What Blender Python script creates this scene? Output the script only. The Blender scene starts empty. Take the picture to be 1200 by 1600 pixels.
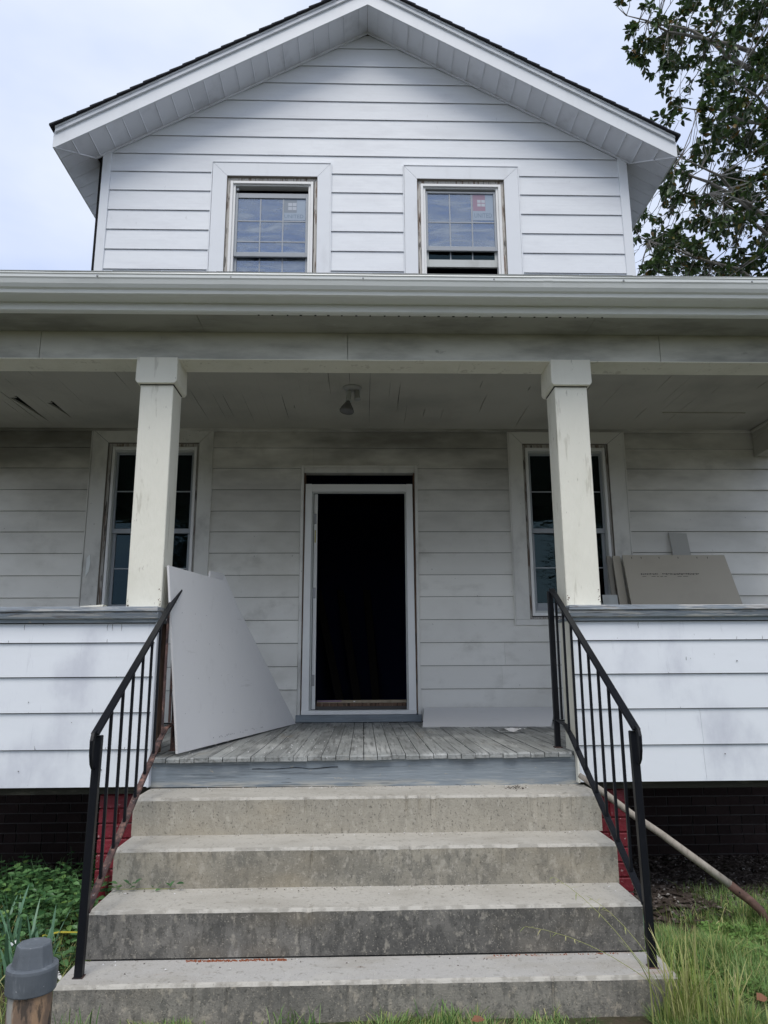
import bpy, bmesh, math, random
from mathutils import Vector, Matrix, noise
random.seed(7)
rnd = random.random
def U(a, b): return a + (b - a) * random.random()
rad = math.radians
S = bpy.context.scene
C = S.collection

# ------------------------------------------------------------------ camera
cam_d = bpy.data.cameras.new('camera')
cam = bpy.data.objects.new('camera', cam_d); C.objects.link(cam)
EYE = Vector((0, 0, 1.335))
yaw, pitch, roll = rad(1.6686), rad(11.9489), rad(-0.340)
fw = Vector((math.sin(yaw)*math.cos(pitch), math.cos(yaw)*math.cos(pitch), math.sin(pitch)))
r0 = Vector((math.cos(yaw), -math.sin(yaw), 0)); u0 = r0.cross(fw)
rr = r0*math.cos(roll) + u0*math.sin(roll); uu = u0*math.cos(roll) - r0*math.sin(roll)
M = Matrix((rr, uu, -fw)).transposed().to_4x4(); M.translation = EYE
cam.matrix_world = M
cam_d.sensor_fit = 'VERTICAL'; cam_d.sensor_height = 36.0
cam_d.lens = 36.0*1145.6/1600.0
cam_d.clip_start = 0.05; cam_d.clip_end = 2000
S.camera = cam

# ------------------------------------------------------------------ sky and sun
SUN_EL, SUN_AZ = 58, 186      # azimuth clockwise from +Y; the sun stands behind the camera
w = bpy.data.worlds.new('World'); S.world = w; w.use_nodes = True
nt = w.node_tree; nt.nodes.clear()
def WN(t): return nt.nodes.new(t)
sky = WN('ShaderNodeTexSky'); sky.sky_type = 'NISHITA'; sky.sun_disc = False
sky.sun_elevation = rad(SUN_EL); sky.sun_rotation = rad(SUN_AZ)
tc = WN('ShaderNodeTexCoord'); mp = WN('ShaderNodeMapping'); mp.inputs['Scale'].default_value = (1, 1, 2.2)
nz = WN('ShaderNodeTexNoise'); nz.inputs['Scale'].default_value = 2.1; nz.inputs['Detail'].default_value = 5; nz.inputs['Roughness'].default_value = 0.5
cr = WN('ShaderNodeValToRGB')
cr.color_ramp.elements[0].position = 0.34; cr.color_ramp.elements[0].color = (4.7, 5.6, 7.9, 1)
cr.color_ramp.elements[1].position = 0.64; cr.color_ramp.elements[1].color = (7.0, 7.5, 8.4, 1)
mx = WN('ShaderNodeMix'); mx.data_type = 'RGBA'; mx.inputs[0].default_value = 0.93
bg = WN('ShaderNodeBackground'); bg.inputs['Strength'].default_value = 0.1
wo = WN('ShaderNodeOutputWorld')
L = nt.links.new
L(tc.outputs['Generated'], mp.inputs['Vector']); L(mp.outputs[0], nz.inputs['Vector']); L(nz.outputs['Fac'], cr.inputs[0])
L(sky.outputs[0], mx.inputs[6]); L(cr.outputs[0], mx.inputs[7]); L(mx.outputs[2], bg.inputs['Color']); L(bg.outputs[0], wo.inputs[0])
sd = bpy.data.lights.new('sun', 'SUN'); sd.energy = 1.5; sd.angle = rad(35); sd.color = (1.0, 0.95, 0.88)
so = bpy.data.objects.new('sun', sd); C.objects.link(so)
so.rotation_euler = Vector((math.sin(rad(SUN_AZ))*math.cos(rad(SUN_EL)), math.cos(rad(SUN_AZ))*math.cos(rad(SUN_EL)), math.sin(rad(SUN_EL)))).to_track_quat('Z', 'Y').to_euler()
S.view_settings.view_transform = 'Standard'; S.view_settings.look = 'None'
S.view_settings.exposure = 0.38; S.view_settings.gamma = 1; S.view_settings.use_curve_mapping = False
S.render.engine = 'CYCLES'
S.cycles.max_bounces = 8; S.cycles.diffuse_bounces = 4

# ------------------------------------------------------------------ helpers
class MB:
    def __init__(s): s.v = []; s.f = []; s.m = []; s.mi = 0
    def vf(s, vs, fs):
        b = len(s.v); s.v += [tuple(p) for p in vs]
        s.f += [tuple(b+i for i in f) for f in fs]; s.m += [s.mi]*len(fs); return s
    def box(s, x0, x1, y0, y1, z0, z1):
        return s.vf([(x0,y0,z0),(x1,y0,z0),(x1,y1,z0),(x0,y1,z0),(x0,y0,z1),(x1,y0,z1),(x1,y1,z1),(x0,y1,z1)],
             [(0,3,2,1),(4,5,6,7),(0,1,5,4),(1,2,6,5),(2,3,7,6),(3,0,4,7)])
    def hexa(s, b, t):   # four bottom and four top corners, both counter-clockwise from above
        return s.vf(list(b)+list(t), [(0,3,2,1),(4,5,6,7),(0,1,5,4),(1,2,6,5),(2,3,7,6),(3,0,4,7)])
    def prism_x(s, prof, x0, x1):   # prof: list of (y,z) closed
        n = len(prof)
        return s.vf([(x0,y,z) for y,z in prof]+[(x1,y,z) for y,z in prof],
              [tuple(range(n-1,-1,-1)), tuple(range(n,2*n))]+[(i,(i+1)%n,n+(i+1)%n,n+i) for i in range(n)])
    def prism_y(s, prof, y0, y1):   # prof: list of (x,z)
        n = len(prof)
        return s.vf([(x,y0,z) for x,z in prof]+[(x,y1,z) for x,z in prof],
              [tuple(range(n)), tuple(range(2*n-1,n-1,-1))]+[(i,n+i,n+(i+1)%n,(i+1)%n) for i in range(n)])
    def tube(s, pts, rads, n=6, caps=True, up=None, flat=1.0):
        pts = [Vector(p) for p in pts]; rings = []
        if not hasattr(rads, '__len__'): rads = [rads]*len(pts)
        for i, p in enumerate(pts):
            d = (pts[min(i+1, len(pts)-1)]-pts[max(i-1, 0)]).normalized()
            a = Vector(up) if up else (Vector((0,0,1)) if abs(d.z) < .9 else Vector((1,0,0)))
            e1 = d.cross(a).normalized(); e2 = e1.cross(d)
            for k in range(n):
                t = 2*math.pi*(k+.5)/n
                rings.append(p+e1*math.cos(t)*rads[i]+e2*math.sin(t)*rads[i]*flat)
        fs = [(i*n+k, i*n+(k+1)%n, (i+1)*n+(k+1)%n, (i+1)*n+k) for i in range(len(pts)-1) for k in range(n)]
        if caps: fs += [tuple(range(n-1,-1,-1)), tuple(range((len(pts)-1)*n, len(pts)*n))]
        return s.vf(rings, fs)
    def lathe(s, prof, c, n=24, axis=None):   # prof (r, h)
        A = Matrix.Identity(3) if axis is None else Vector(axis).to_track_quat('Z','Y').to_matrix()
        vs = [Vector(c)+A@Vector((r*math.cos(2*math.pi*k/n), r*math.sin(2*math.pi*k/n), h)) for r,h in prof for k in range(n)]
        fs = [(i*n+k, i*n+(k+1)%n, (i+1)*n+(k+1)%n, (i+1)*n+k) for i in range(len(prof)-1) for k in range(n)]
        fs += [tuple(range(n-1,-1,-1)), tuple(range((len(prof)-1)*n, len(prof)*n))]
        return s.vf(vs, fs)
def off(o):
    p = o
    while p.parent: p = p.parent
    return p
def tag(o, label=None, cat=None, group=None, kind=None):
    if label: o['label'] = label
    if cat: o['category'] = cat
    if group: o['group'] = group
    if kind: o['kind'] = kind
    return o
def make_mesh(name, mb, mats):
    me = bpy.data.meshes.new(name); me.from_pydata(mb.v, [], mb.f)
    for m in (mats if isinstance(mats, (list, tuple)) else [mats]): me.materials.append(m)
    if any(mb.m): me.polygons.foreach_set('material_index', mb.m)
    me.update(); return me
def obj(name, mb, mats, parent=None, label=None, smooth=False, bevel=0, seg=1, recalc=False):
    me = make_mesh(name, mb, mats) if isinstance(mb, MB) else mb
    if recalc or bevel:
        b = bmesh.new(); b.from_mesh(me); bmesh.ops.recalc_face_normals(b, faces=b.faces); 
        if bevel: bmesh.ops.bevel(b, geom=list(b.edges), offset=bevel, segments=seg, affect='EDGES', clamp_overlap=True)
        b.to_mesh(me); b.free()
    if smooth:
        for p in me.polygons: p.use_smooth = True
    o = bpy.data.objects.new(name, me); C.objects.link(o)
    if parent is not None:
        o.parent = parent
        if parent.parent is None and parent.type == 'EMPTY': o.location = -parent.location
    if label: o['label'] = label
    return o
def empty(name, loc, label, cat, group=None):
    o = bpy.data.objects.new(name, None); C.objects.link(o); o.location = loc; o.empty_display_size = .1
    return tag(o, label, cat, group)

# ------------------------------------------------------------------ materials
def mat(name, base, rough=.7, spec=.4, layers=(), bump=None, metal=0, rand=0, bumps=()):
    """layers: (colour, noise scale (x,y,z), lo, hi, strength, detail[, zrange]); colours and relief only"""
    m = bpy.data.materials.new(name); m.use_nodes = True; n = m.node_tree; N = n.nodes; K = n.links.new
    bs = N['Principled BSDF']; bs.inputs['Roughness'].default_value = rough; bs.inputs['Metallic'].default_value = metal
    bs.inputs['Specular IOR Level'].default_value = spec
    geo = N.new('ShaderNodeNewGeometry'); cur = None
    rgb = N.new('ShaderNodeRGB'); rgb.outputs[0].default_value = (*base, 1); cur = rgb.outputs[0]
    if rand:
        oi = N.new('ShaderNodeObjectInfo'); mr = N.new('ShaderNodeMapRange'); mr.inputs[3].default_value = 1-rand; mr.inputs[4].default_value = 1+rand
        K(oi.outputs['Random'], mr.inputs[0]); hs = N.new('ShaderNodeHueSaturation'); K(mr.outputs[0], hs.inputs['Value']); K(cur, hs.inputs['Color']); cur = hs.outputs[0]
    def nse(sc, det, i):
        mp = N.new('ShaderNodeMapping'); mp.inputs['Scale'].default_value = sc; mp.inputs['Location'].default_value = (i*3.7, i*1.3, i*5.1)
        t = N.new('ShaderNodeTexNoise'); t.inputs['Scale'].default_value = 1; t.inputs['Detail'].default_value = det; t.inputs['Roughness'].default_value = .6
        K(geo.outputs['Position'], mp.inputs['Vector']); K(mp.outputs[0], t.inputs['Vector']); return t.outputs['Fac']
    for i, ly in enumerate(layers):
        col, sc, lo, hi, st, det = ly[:6]
        f = nse(sc, det, i+1); r = N.new('ShaderNodeMapRange'); r.inputs[1].default_value = lo; r.inputs[2].default_value = hi; r.inputs[4].default_value = st
        r.interpolation_type = 'SMOOTHSTEP'; K(f, r.inputs[0]); fac = r.outputs[0]
        if len(ly) > 6 and ly[6]:
            zr = ly[6]; sx = N.new('ShaderNodeSeparateXYZ'); K(geo.outputs['Position'], sx.inputs[0])
            q = N.new('ShaderNodeMapRange'); q.inputs[1].default_value = zr[0]; q.inputs[2].default_value = zr[1]; q.inputs[3].default_value = zr[2]; q.inputs[4].default_value = zr[3]
            K(sx.outputs[2], q.inputs[0]); mu = N.new('ShaderNodeMath'); mu.operation = 'MULTIPLY'; K(fac, mu.inputs[0]); K(q.outputs[0], mu.inputs[1]); fac = mu.outputs[0]
        x = N.new('ShaderNodeMix'); x.data_type = 'RGBA'; K(fac, x.inputs[0]); K(cur, x.inputs[6]); x.inputs[7].default_value = (*col, 1); cur = x.outputs[2]
    K(cur, bs.inputs['Base Color'])
    prev = None
    for i, (sc, dist, det) in enumerate(bumps):
        b = N.new('ShaderNodeBump'); b.inputs['Strength'].default_value = 1; b.inputs['Distance'].default_value = dist
        K(nse(sc, det, i+9), b.inputs['Height'])
        if prev: K(prev, b.inputs['Normal'])
        prev = b.outputs[0]
    if prev: K(prev, bs.inputs['Normal'])
    return m
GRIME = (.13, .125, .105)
m_up = mat('aluminium_siding_clean', (.79,.815,.84), .45, .4, [((.60,.61,.64),(1.5,1.5,6),.45,.75,.35,4), ((.42,.42,.42),(30,30,9),.68,.8,.35,3)], bumps=[((3,3,5),.004,3),((.8,.8,60),.0008,2)])
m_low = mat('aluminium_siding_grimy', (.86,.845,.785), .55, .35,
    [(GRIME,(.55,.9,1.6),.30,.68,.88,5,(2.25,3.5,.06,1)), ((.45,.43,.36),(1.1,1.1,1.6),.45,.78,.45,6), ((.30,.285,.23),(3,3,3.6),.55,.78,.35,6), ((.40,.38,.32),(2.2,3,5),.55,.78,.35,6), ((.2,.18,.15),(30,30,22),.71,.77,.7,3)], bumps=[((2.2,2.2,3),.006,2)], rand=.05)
m_par = mat('aluminium_siding_streaked', (.77,.80,.83), .42, .4,
    [((.42,.43,.50),(2.6,2,1.6),.47,.80,.6,6), ((.28,.28,.33),(34,10,4.5),.60,.85,.38,5), ((.12,.12,.11),(60,30,14),.76,.80,.8,2)], bumps=[((3,3,5),.003,3)])
m_trim = mat('white_trim_metal', (.79,.815,.84), .42, .4, [((.5,.5,.5),(5,5,2),.55,.85,.35,4)], bumps=[((2,2,3),.003,2)])
m_trimlow = mat('white_trim_metal_grimy', (.76,.75,.70), .5, .4, [(GRIME,(3,3,2),.45,.8,.5,5),((.15,.13,.11),(40,40,30),.72,.78,.6,2)], bumps=[((2,2,3),.003,2)])
m_soff = mat('soffit_metal', (.84,.86,.90), .5, .4, [((.45,.46,.48),(4,4,4),.5,.8,.4,4)], rand=.04)
m_gut = mat('gutter_paint', (.80,.82,.79), .28, .5, [((.45,.47,.44),(2,2,14),.5,.85,.35,5)], bumps=[((1.2,2,4),.002,2)])
m_beam = mat('porch_beam_metal', (.70,.70,.63), .5, .4, [((.15,.15,.13),(.8,2,3),.40,.68,.75,6), ((.65,.66,.60),(2.2,2,9),.5,.8,.45,4), ((.10,.10,.08),(9,9,14),.68,.78,.5,3)], bumps=[((2,2,6),.005,3)])
m_ceil = mat('ceiling_paint', (.52,.505,.44), .75, .25, [((.27,.265,.23),(1.2,1.2,1.2),.4,.75,.5,5), ((.55,.53,.46),(3,.8,3),.5,.8,.4,4)], bumps=[((30,3,30),.0015,3)])
m_backing = mat('black_slot_backing', (.02,.02,.021), .9, .1)  # black backing puts the shade into the slots between siding courses
m_sofd = mat('porch_soffit_paint', (.37,.37,.33), .6, .3, [((.12,.12,.10),(1.5,4,4),.42,.72,.6,6), ((.5,.5,.46),(7,14,7),.62,.75,.5,5)], bumps=[((3,3,3),.003,3)])
m_dark = mat('dark_void', (.012,.012,.014), .9, .1)
m_col = mat('cream_column_paint', (.83,.81,.70), .6, .35, [((.60,.585,.47),(4,4,1.6),.45,.8,.5,5), ((.42,.39,.32),(26,26,9),.66,.74,.6,4), ((.26,.23,.19),(90,90,12),.70,.77,.6,3), ((.5,.47,.38),(16,16,2.2),.60,.66,.5,6)], bumps=[((14,14,5),.006,4),((70,70,16),.002,3)])
m_grey = mat('grey_blue_paint', (.23,.265,.29), .6, .35, [((.15,.17,.185),(2.5,3,16),.40,.75,.7,7), ((.36,.38,.38),(5,7,80),.54,.68,.6,6), ((.46,.44,.38),(5,9,34),.42,.60,.85,7,(.69,.725,1,0)), ((.09,.11,.125),(2.2,4,50),.56,.66,.6,6), ((.40,.36,.28),(22,22,40),.66,.72,.7,4), ((.03,.035,.04),(4,4,70),.70,.73,.8,3)], bumps=[((4,4,45),.004,4)])
m_cap = mat('grey_cap_paint_peeling', (.30,.335,.37), .6, .35, [((.56,.55,.52),(4,6,50),.50,.57,.8,6), ((.16,.12,.09),(5,5,90),.58,.66,.8,5), ((.05,.055,.06),(3,5,110),.60,.66,.8,4)], bumps=[((5,5,60),.004,4)])
m_floor = mat('weathered_floor_paint', (.27,.28,.27), .75, .3, [((.52,.53,.51),(5,1.6,5),.46,.68,.7,6), ((.10,.10,.095),(50,3,50),.46,.70,.7,6), ((.66,.66,.65),(30,30,30),.66,.74,.6,4), ((.33,.29,.23),(6,2,6),.6,.75,.5,4)], bumps=[((90,5,90),.002,4)], rand=.2)
TL_ = [((.36,.335,.285),(2.5,5,3),.40,.74,.7,7), ((.50,.48,.43),(9,9,9),.50,.72,.5,6), ((.20,.185,.15),(38,38,38),.56,.68,.5,5), ((.12,.11,.10),(130,130,130),.64,.70,.5,2), ((.70,.68,.63),(150,150,150),.66,.71,.5,2)]
m_tread = mat('concrete_tread_warm', (.48,.455,.40), .88, .2, TL_, bumps=[((160,160,160),.0012,3),((12,12,12),.004,4)])
m_tread2 = mat('concrete_tread_grey', (.45,.435,.405), .88, .2, TL_+[((.36,.24,.17),(2.2,9,3),.60,.72,.5,5)], bumps=[((160,160,160),.0012,3),((12,12,12),.004,4)])
m_nose = mat('concrete_worn_nosing', (.50,.475,.42), .88, .2, [((.32,.30,.26),(14,14,14),.44,.60,.8,6), ((.16,.15,.13),(90,90,90),.64,.70,.6,3)], bumps=[((110,110,110),.002,4)])
def riser_mat(name, base, dark, amt, spk, hi=.66):
    return mat(name, base, .93, .15, [(dark,(1.4,4,3.2),.36,hi,amt,8), (dark,(26,26,13),.47,.60,amt*.75,5), (spk,(34,34,24),.54,.68,.55,6), ((.05,.05,.045),(95,95,70),.57,.68,.55,3), (spk,(130,130,130),.60,.70,.7,3), ((.42,.35,.24),(1.1,1.3,2),.5,.8,.4,4), ((.52,.50,.46),(5,5,1.2),.64,.74,.5,6)], bumps=[((110,110,110),.0025,3),((28,28,28),.003,4)])
m_r1 = riser_mat('concrete_riser_tan', (.40,.37,.305), (.29,.27,.225), .6, (.49,.46,.39))
m_r2 = riser_mat('concrete_riser_grey', (.35,.325,.265), (.155,.15,.13), .8, (.45,.42,.36), .75)
m_r3 = riser_mat('concrete_riser_stained', (.205,.195,.175), (.078,.077,.072), .85, (.40,.37,.31))
m_r4 = riser_mat('concrete_riser_mossy', (.28,.262,.225), (.12,.117,.105), .8, (.46,.41,.33))
m_blk = mat('black_rail_paint', (.008,.009,.012), .38, .22, [((.03,.03,.034),(50,50,12),.6,.75,.6,4)], bumps=[((90,90,40),.0006,3)])
m_rust = mat('rusty_rail', (.09,.055,.05), .7, .3, [((.30,.17,.13),(30,30,22),.45,.7,.8,5), ((.02,.02,.022),(22,22,16),.5,.62,.8,4), ((.36,.33,.32),(60,60,60),.66,.74,.6,3)], bumps=[((90,90,90),.001,4)])
m_red = mat('red_painted_brick', (.21,.018,.03), .5, .45, [((.12,.01,.015),(7,7,7),.4,.75,.7,5), ((.50,.35,.34),(38,38,38),.62,.68,.8,5)], bumps=[((40,40,40),.005,4)], rand=.12)
m_redm = mat('red_painted_mortar', (.20,.02,.026), .7, .3, [((.45,.36,.34),(30,30,30),.60,.68,.8,4)], bumps=[((60,60,60),.004,4)])
m_brick = mat('old_brown_brick', (.038,.026,.024), .9, .2, [((.035,.022,.02),(9,9,9),.4,.7,.7,5), ((.07,.05,.042),(40,40,40),.58,.75,.5,4)], bumps=[((50,50,50),.004,4)], rand=.3)
m_mort = mat('mortar', (.12,.115,.11), .95, .1, [((.09,.085,.08),(12,12,12),.4,.7,.7,4)], bumps=[((80,80,80),.003,3)])
m_vinyl = mat('white_vinyl', (.84,.84,.82), .35, .45, [((.62,.63,.62),(6,6,3),.5,.8,.3,4)])
m_vinylg = mat('grey_vinyl_sash', (.36,.385,.41), .4, .4, [((.25,.27,.28),(6,6,3),.5,.8,.4,4)])
m_vinyld = mat('dirty_vinyl', (.55,.57,.55), .45, .4, [((.33,.33,.30),(6,6,3),.45,.8,.5,4)])
m_hem = mat('dark_joist_wood', (.05,.048,.038), .9, .1, [((.12,.11,.085),(6,6,30),.55,.7,.6,4)], bumps=[((9,9,60),.003,3)])  # near-black brown timber with paler streaks
m_gap = mat('dirty_rough_opening', (.25,.23,.20), .9, .1, [((.42,.37,.31),(30,30,5),.58,.66,.7,5)], bumps=[((60,60,12),.003,3)])
m_reveal = mat('dirty_pale_reveal', (.60,.58,.54), .9, .1, [((.20,.13,.09),(30,30,4),.50,.62,.8,5), ((.03,.03,.03),(50,50,5),.58,.64,.8,4)], bumps=[((60,60,12),.003,3)])
m_wood = mat('old_raw_wood', (.16,.10,.07), .85, .2, [((.36,.28,.20),(40,40,6),.5,.7,.7,5), ((.02,.015,.012),(30,30,5),.5,.65,.8,4)], bumps=[((60,60,8),.002,4)])
m_tan = mat('pale_wood', (.44,.37,.27), .8, .2, [((.25,.2,.14),(20,20,5),.45,.75,.6,5)])
m_dry = mat('drywall_face', (.76,.755,.75), .8, .2, [((.80,.79,.78),(2,2,2),.4,.7,.5,4), ((.64,.63,.62),(9,9,9),.58,.75,.4,5), ((.55,.54,.52),(3,3,26),.66,.74,.4,5)], bumps=[((200,200,200),.0003,2)])
m_gyp = mat('gypsum_edge', (.72,.71,.70), .9, .1, bumps=[((90,90,90),.003,3)])
m_card = mat('drywall_back_paper', (.52,.475,.39), .85, .2, [((.44,.40,.33),(2.5,2.5,2.5),.45,.7,.5,5), ((.42,.40,.36),(5,5,50),.72,.78,.6,4)])
m_cardd = mat('board_edge_paper', (.36,.335,.29), .85, .2, [((.15,.14,.12),(8,8,3),.45,.7,.5,4)])
m_scrap = mat('grey_scrap', (.46,.455,.42), .8, .2)
m_ink = mat('ink', (.10,.095,.09), .8, .1)
m_shing = mat('asphalt_shingle', (.035,.036,.042), .95, .15, [((.075,.075,.08),(90,90,90),.5,.7,.7,3)], bumps=[((200,200,200),.002,2)])
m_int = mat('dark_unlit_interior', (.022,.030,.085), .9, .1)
m_int2 = mat('interior_plank', (.05,.045,.04), .9, .1)
m_handle = mat('weathered_ash_handle', (.36,.32,.27), .75, .25, [((.20,.17,.14),(60,25,25),.45,.7,.7,5), ((.5,.46,.4),(30,9,9),.5,.7,.4,4)], bumps=[((90,30,30),.0015,4)])
m_fork = mat('brown_rusted_iron', (.11,.062,.048), .7, .35, [((.2,.12,.09),(40,40,40),.5,.7,.6,4)], bumps=[((90,90,90),.001,3)])
m_pcap = mat('grey_pvc_cap', (.115,.13,.145), .42, .45, [((.24,.26,.28),(30,30,9),.56,.70,.6,5), ((.5,.5,.5),(70,70,70),.70,.74,.6,3), ((.07,.08,.09),(12,12,12),.45,.7,.5,4)], bumps=[((60,60,60),.0008,3)])
m_pipe = mat('rusted_iron_pipe', (.20,.14,.10), .8, .3, [((.42,.27,.16),(22,22,9),.46,.60,.8,6), ((.34,.34,.31),(26,26,7),.50,.62,.85,6), ((.05,.045,.04),(50,50,14),.54,.64,.8,5)], bumps=[((70,70,40),.002,4)])
m_steel = mat('hinge_steel', (.30,.30,.30), .4, .5, metal=.7)
m_zinc = mat('lamp_grey_metal', (.42,.42,.40), .5, .4, metal=.2)
m_bulb = mat('frosted_bulb_glass', (.15,.15,.145), .25, .6)
m_soil = mat('soil', (.075,.06,.042), .95, .1, [((.055,.075,.03),(3,3,3),.42,.6,.8,5), ((.17,.14,.095),(30,30,30),.55,.7,.7,4)], bumps=[((20,20,20),.02,5)])
m_mulch = mat('mulch_chips', (.075,.06,.05), .95, .1, [((.20,.17,.15),(25,25,25),.52,.64,.8,2), ((.42,.40,.37),(30,30,30),.66,.69,.9,1)])
m_stone = mat('buff_stone', (.36,.29,.21), .9, .15, [((.22,.17,.12),(30,30,30),.45,.7,.6,4)], bumps=[((60,60,60),.004,4)])
m_wht = mat('white_plastic', (.72,.73,.72), .45, .4); m_yel = mat('yellow_plastic', (.48,.42,.06), .45, .4)
m_orange = mat('rust_crumbs', (.30,.10,.05), .9, .1, [((.14,.06,.04),(90,90,90),.5,.7,.7,3)])
def leafmat(name, a, b, rough=.45, spec=.4, c=None, trans=0.0):
    m = bpy.data.materials.new(name); m.use_nodes = True; N = m.node_tree.nodes; K = m.node_tree.links.new
    bs = N['Principled BSDF']; bs.inputs['Roughness'].default_value = rough; bs.inputs['Specular IOR Level'].default_value = spec
    g = N.new('ShaderNodeNewGeometry'); r = N.new('ShaderNodeValToRGB'); e = r.color_ramp.elements
    e[0].color = (*a, 1); e[1].color = (*b, 1); e[1].position = .9 if c else 1
    if c: x = e.new(.985); x.color = (*c, 1); e[1].position = .9
    K(g.outputs['Random Per Island'], r.inputs[0]); K(r.outputs[0], bs.inputs['Base Color'])
    if trans:
        t = N.new('ShaderNodeBsdfTranslucent'); K(r.outputs[0], t.inputs[0]); mxx = N.new('ShaderNodeMixShader'); mxx.inputs[0].default_value = trans
        K(bs.outputs[0], mxx.inputs[1]); K(t.outputs[0], mxx.inputs[2]); K(mxx.outputs[0], N['Material Output'].inputs[0])
    return m
m_mag = leafmat('magnolia_leaf', (.034,.056,.026), (.09,.155,.045), .38, .5, (.22,.13,.03), .22)
m_bark = mat('grey_bark', (.26,.245,.22), .85, .2, [((.10,.09,.075),(12,12,6),.45,.7,.7,5)], bumps=[((25,25,12),.01,4)])
m_grass = leafmat('grass_blade', (.075,.165,.042), (.27,.40,.125), .5, .35, (.38,.32,.17), .25)
m_dry2 = leafmat('dry_grass_blade', (.24,.32,.07), (.50,.47,.22), .6, .3, None, .25)
m_vinca = leafmat('vinca_leaf', (.035,.10,.035), (.14,.28,.10), .32, .5, (.16,.26,.06), .15)
m_daff = leafmat('daffodil_leaf', (.08,.18,.10), (.15,.28,.17), .4, .4, None, .15)
m_clov = leafmat('clover_leaf', (.09,.19,.04), (.22,.36,.10), .5, .35, None, .2)
m_brownleaf = leafmat('brown_leaf', (.16,.07,.04), (.25,.12,.07), .7, .2)
def glassmat(name, tint, refl, extra, sky_haze=0):
    m = bpy.data.materials.new(name); m.use_nodes = True; n = m.node_tree; N = n.nodes; N.clear(); K = n.links.new
    o = N.new('ShaderNodeOutputMaterial'); g = N.new('ShaderNodeBsdfGlossy'); g.inputs['Roughness'].default_value = .01; g.inputs['Color'].default_value = (*refl, 1)
    t = N.new('ShaderNodeBsdfTransparent'); t.inputs['Color'].default_value = (*tint, 1)
    fr = N.new('ShaderNodeFresnel'); fr.inputs['IOR'].default_value = 1.5; ad = N.new('ShaderNodeMath'); ad.operation = 'ADD'; ad.inputs[1].default_value = extra; ad.use_clamp = True
    ge = N.new('ShaderNodeNewGeometry'); no = N.new('ShaderNodeTexNoise'); no.inputs['Scale'].default_value = 2.2; no.inputs['Detail'].default_value = 3
    mpp = N.new('ShaderNodeMapping'); mpp.inputs['Scale'].default_value = (.6,1,2.2); K(ge.outputs['Position'], mpp.inputs[0]); K(mpp.outputs[0], no.inputs['Vector'])
    bu = N.new('ShaderNodeBump'); bu.inputs['Distance'].default_value = .006; K(no.outputs['Fac'], bu.inputs['Height']); K(bu.outputs[0], g.inputs['Normal'])
    mxx = N.new('ShaderNodeMixShader'); K(fr.outputs[0], ad.inputs[0]); K(ad.outputs[0], mxx.inputs[0]); K(t.outputs[0], mxx.inputs[1]); K(g.outputs[0], mxx.inputs[2]); 
    last = mxx.outputs[0]
    if sky_haze:   # pale streaks painting cloudy sky reflections into the pane colour
        df = N.new('ShaderNodeBsdfDiffuse'); df.inputs[0].default_value = (.46,.52,.58,1)
        m2 = N.new('ShaderNodeMapping'); m2.inputs['Scale'].default_value = (2.2,2,11); m2.inputs['Rotation'].default_value = (0,.18,0); K(ge.outputs['Position'], m2.inputs[0])
        n2 = N.new('ShaderNodeTexNoise'); n2.inputs['Scale'].default_value = 1; n2.inputs['Detail'].default_value = 4; n2.inputs['Distortion'].default_value = 1.2; K(m2.outputs[0], n2.inputs['Vector'])
        r2 = N.new('ShaderNodeMapRange'); r2.inputs[1].default_value = .36; r2.inputs[2].default_value = .72; r2.inputs[4].default_value = sky_haze; K(n2.outputs['Fac'], r2.inputs[0])
        m3 = N.new('ShaderNodeMixShader'); K(r2.outputs[0], m3.inputs[0]); K(last, m3.inputs[1]); K(df.outputs[0], m3.inputs[2]); last = m3.outputs[0]
    K(last, o.inputs[0])
    return m
m_glass = glassmat('coated_window_glass', (.6,.7,.8), (.64,.71,.82), .24, .62)
m_glass2 = glassmat('porch_window_glass', (.4,.5,.5), (.30,.42,.45), .02)

# ------------------------------------------------------------------ ground
def gz(x, y):
    t = min(1, max(0, (y-4.3)/2.3)); t = t*t*(3-2*t)
    return -.27*t + .014*noise.noise((x*1.6, y*1.6, 0))
g = MB(); n = 160
xs = [(-1 if i < 0 else 1)*(abs(i)/80)**2.6*300 for i in range(-80, 81)]
ys = [5+(-1 if i < 0 else 1)*(abs(i)/80)**2.6*300 for i in range(-80, 81)]
vs = [(x, y, gz(x, y)) for y in ys for x in xs]; k = len(xs)
g.vf(vs, [(j*k+i, j*k+i+1, (j+1)*k+i+1, (j+1)*k+i) for j in range(len(ys)-1) for i in range(k-1)])
tag(obj('ground', g, m_soil, smooth=True), 'bare soil and thin turf the house and steps stand on', None, None, 'structure')

# ------------------------------------------------------------------ the house
W = 6.876         # front wall plane
house = empty('house', (0, W, -.2), 'white sided two storey house with a front gable and a deep open porch', 'house')
def part(name, mb, m, **k): return obj(name, mb, m, house, **k)
FL = .848
def holes(x0, x1, z0, z1, hs, y0, y1):
    xs = sorted({x0, x1, *[h[0] for h in hs], *[h[1] for h in hs]}); zs = sorted({z0, z1, *[h[2] for h in hs], *[h[3] for h in hs]})
    m = MB()
    for a, b in zip(xs, xs[1:]):
        for c, d in zip(zs, zs[1:]):
            cx, cz = (a+b)/2, (c+d)/2
            if any(h[0] < cx < h[1] and h[2] < cz < h[3] for h in hs): continue
            m.box(a, b, y0, y1, c, d)
    return m
LW, HW = 4.35, 2.785      # half widths of ground floor and upper wall
lowin = [(-2.455,-1.585,1.76,3.47), (1.560,2.403,1.76,3.47), (-.56,.50,FL,3.20)]
upwin = [(-1.430,-.480,4.65,6.405), (.568,1.495,4.65,6.395)]
part('wall', holes(-LW, LW, .70, 4.1, lowin, W+.012, W+.14), m_backing)
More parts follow.
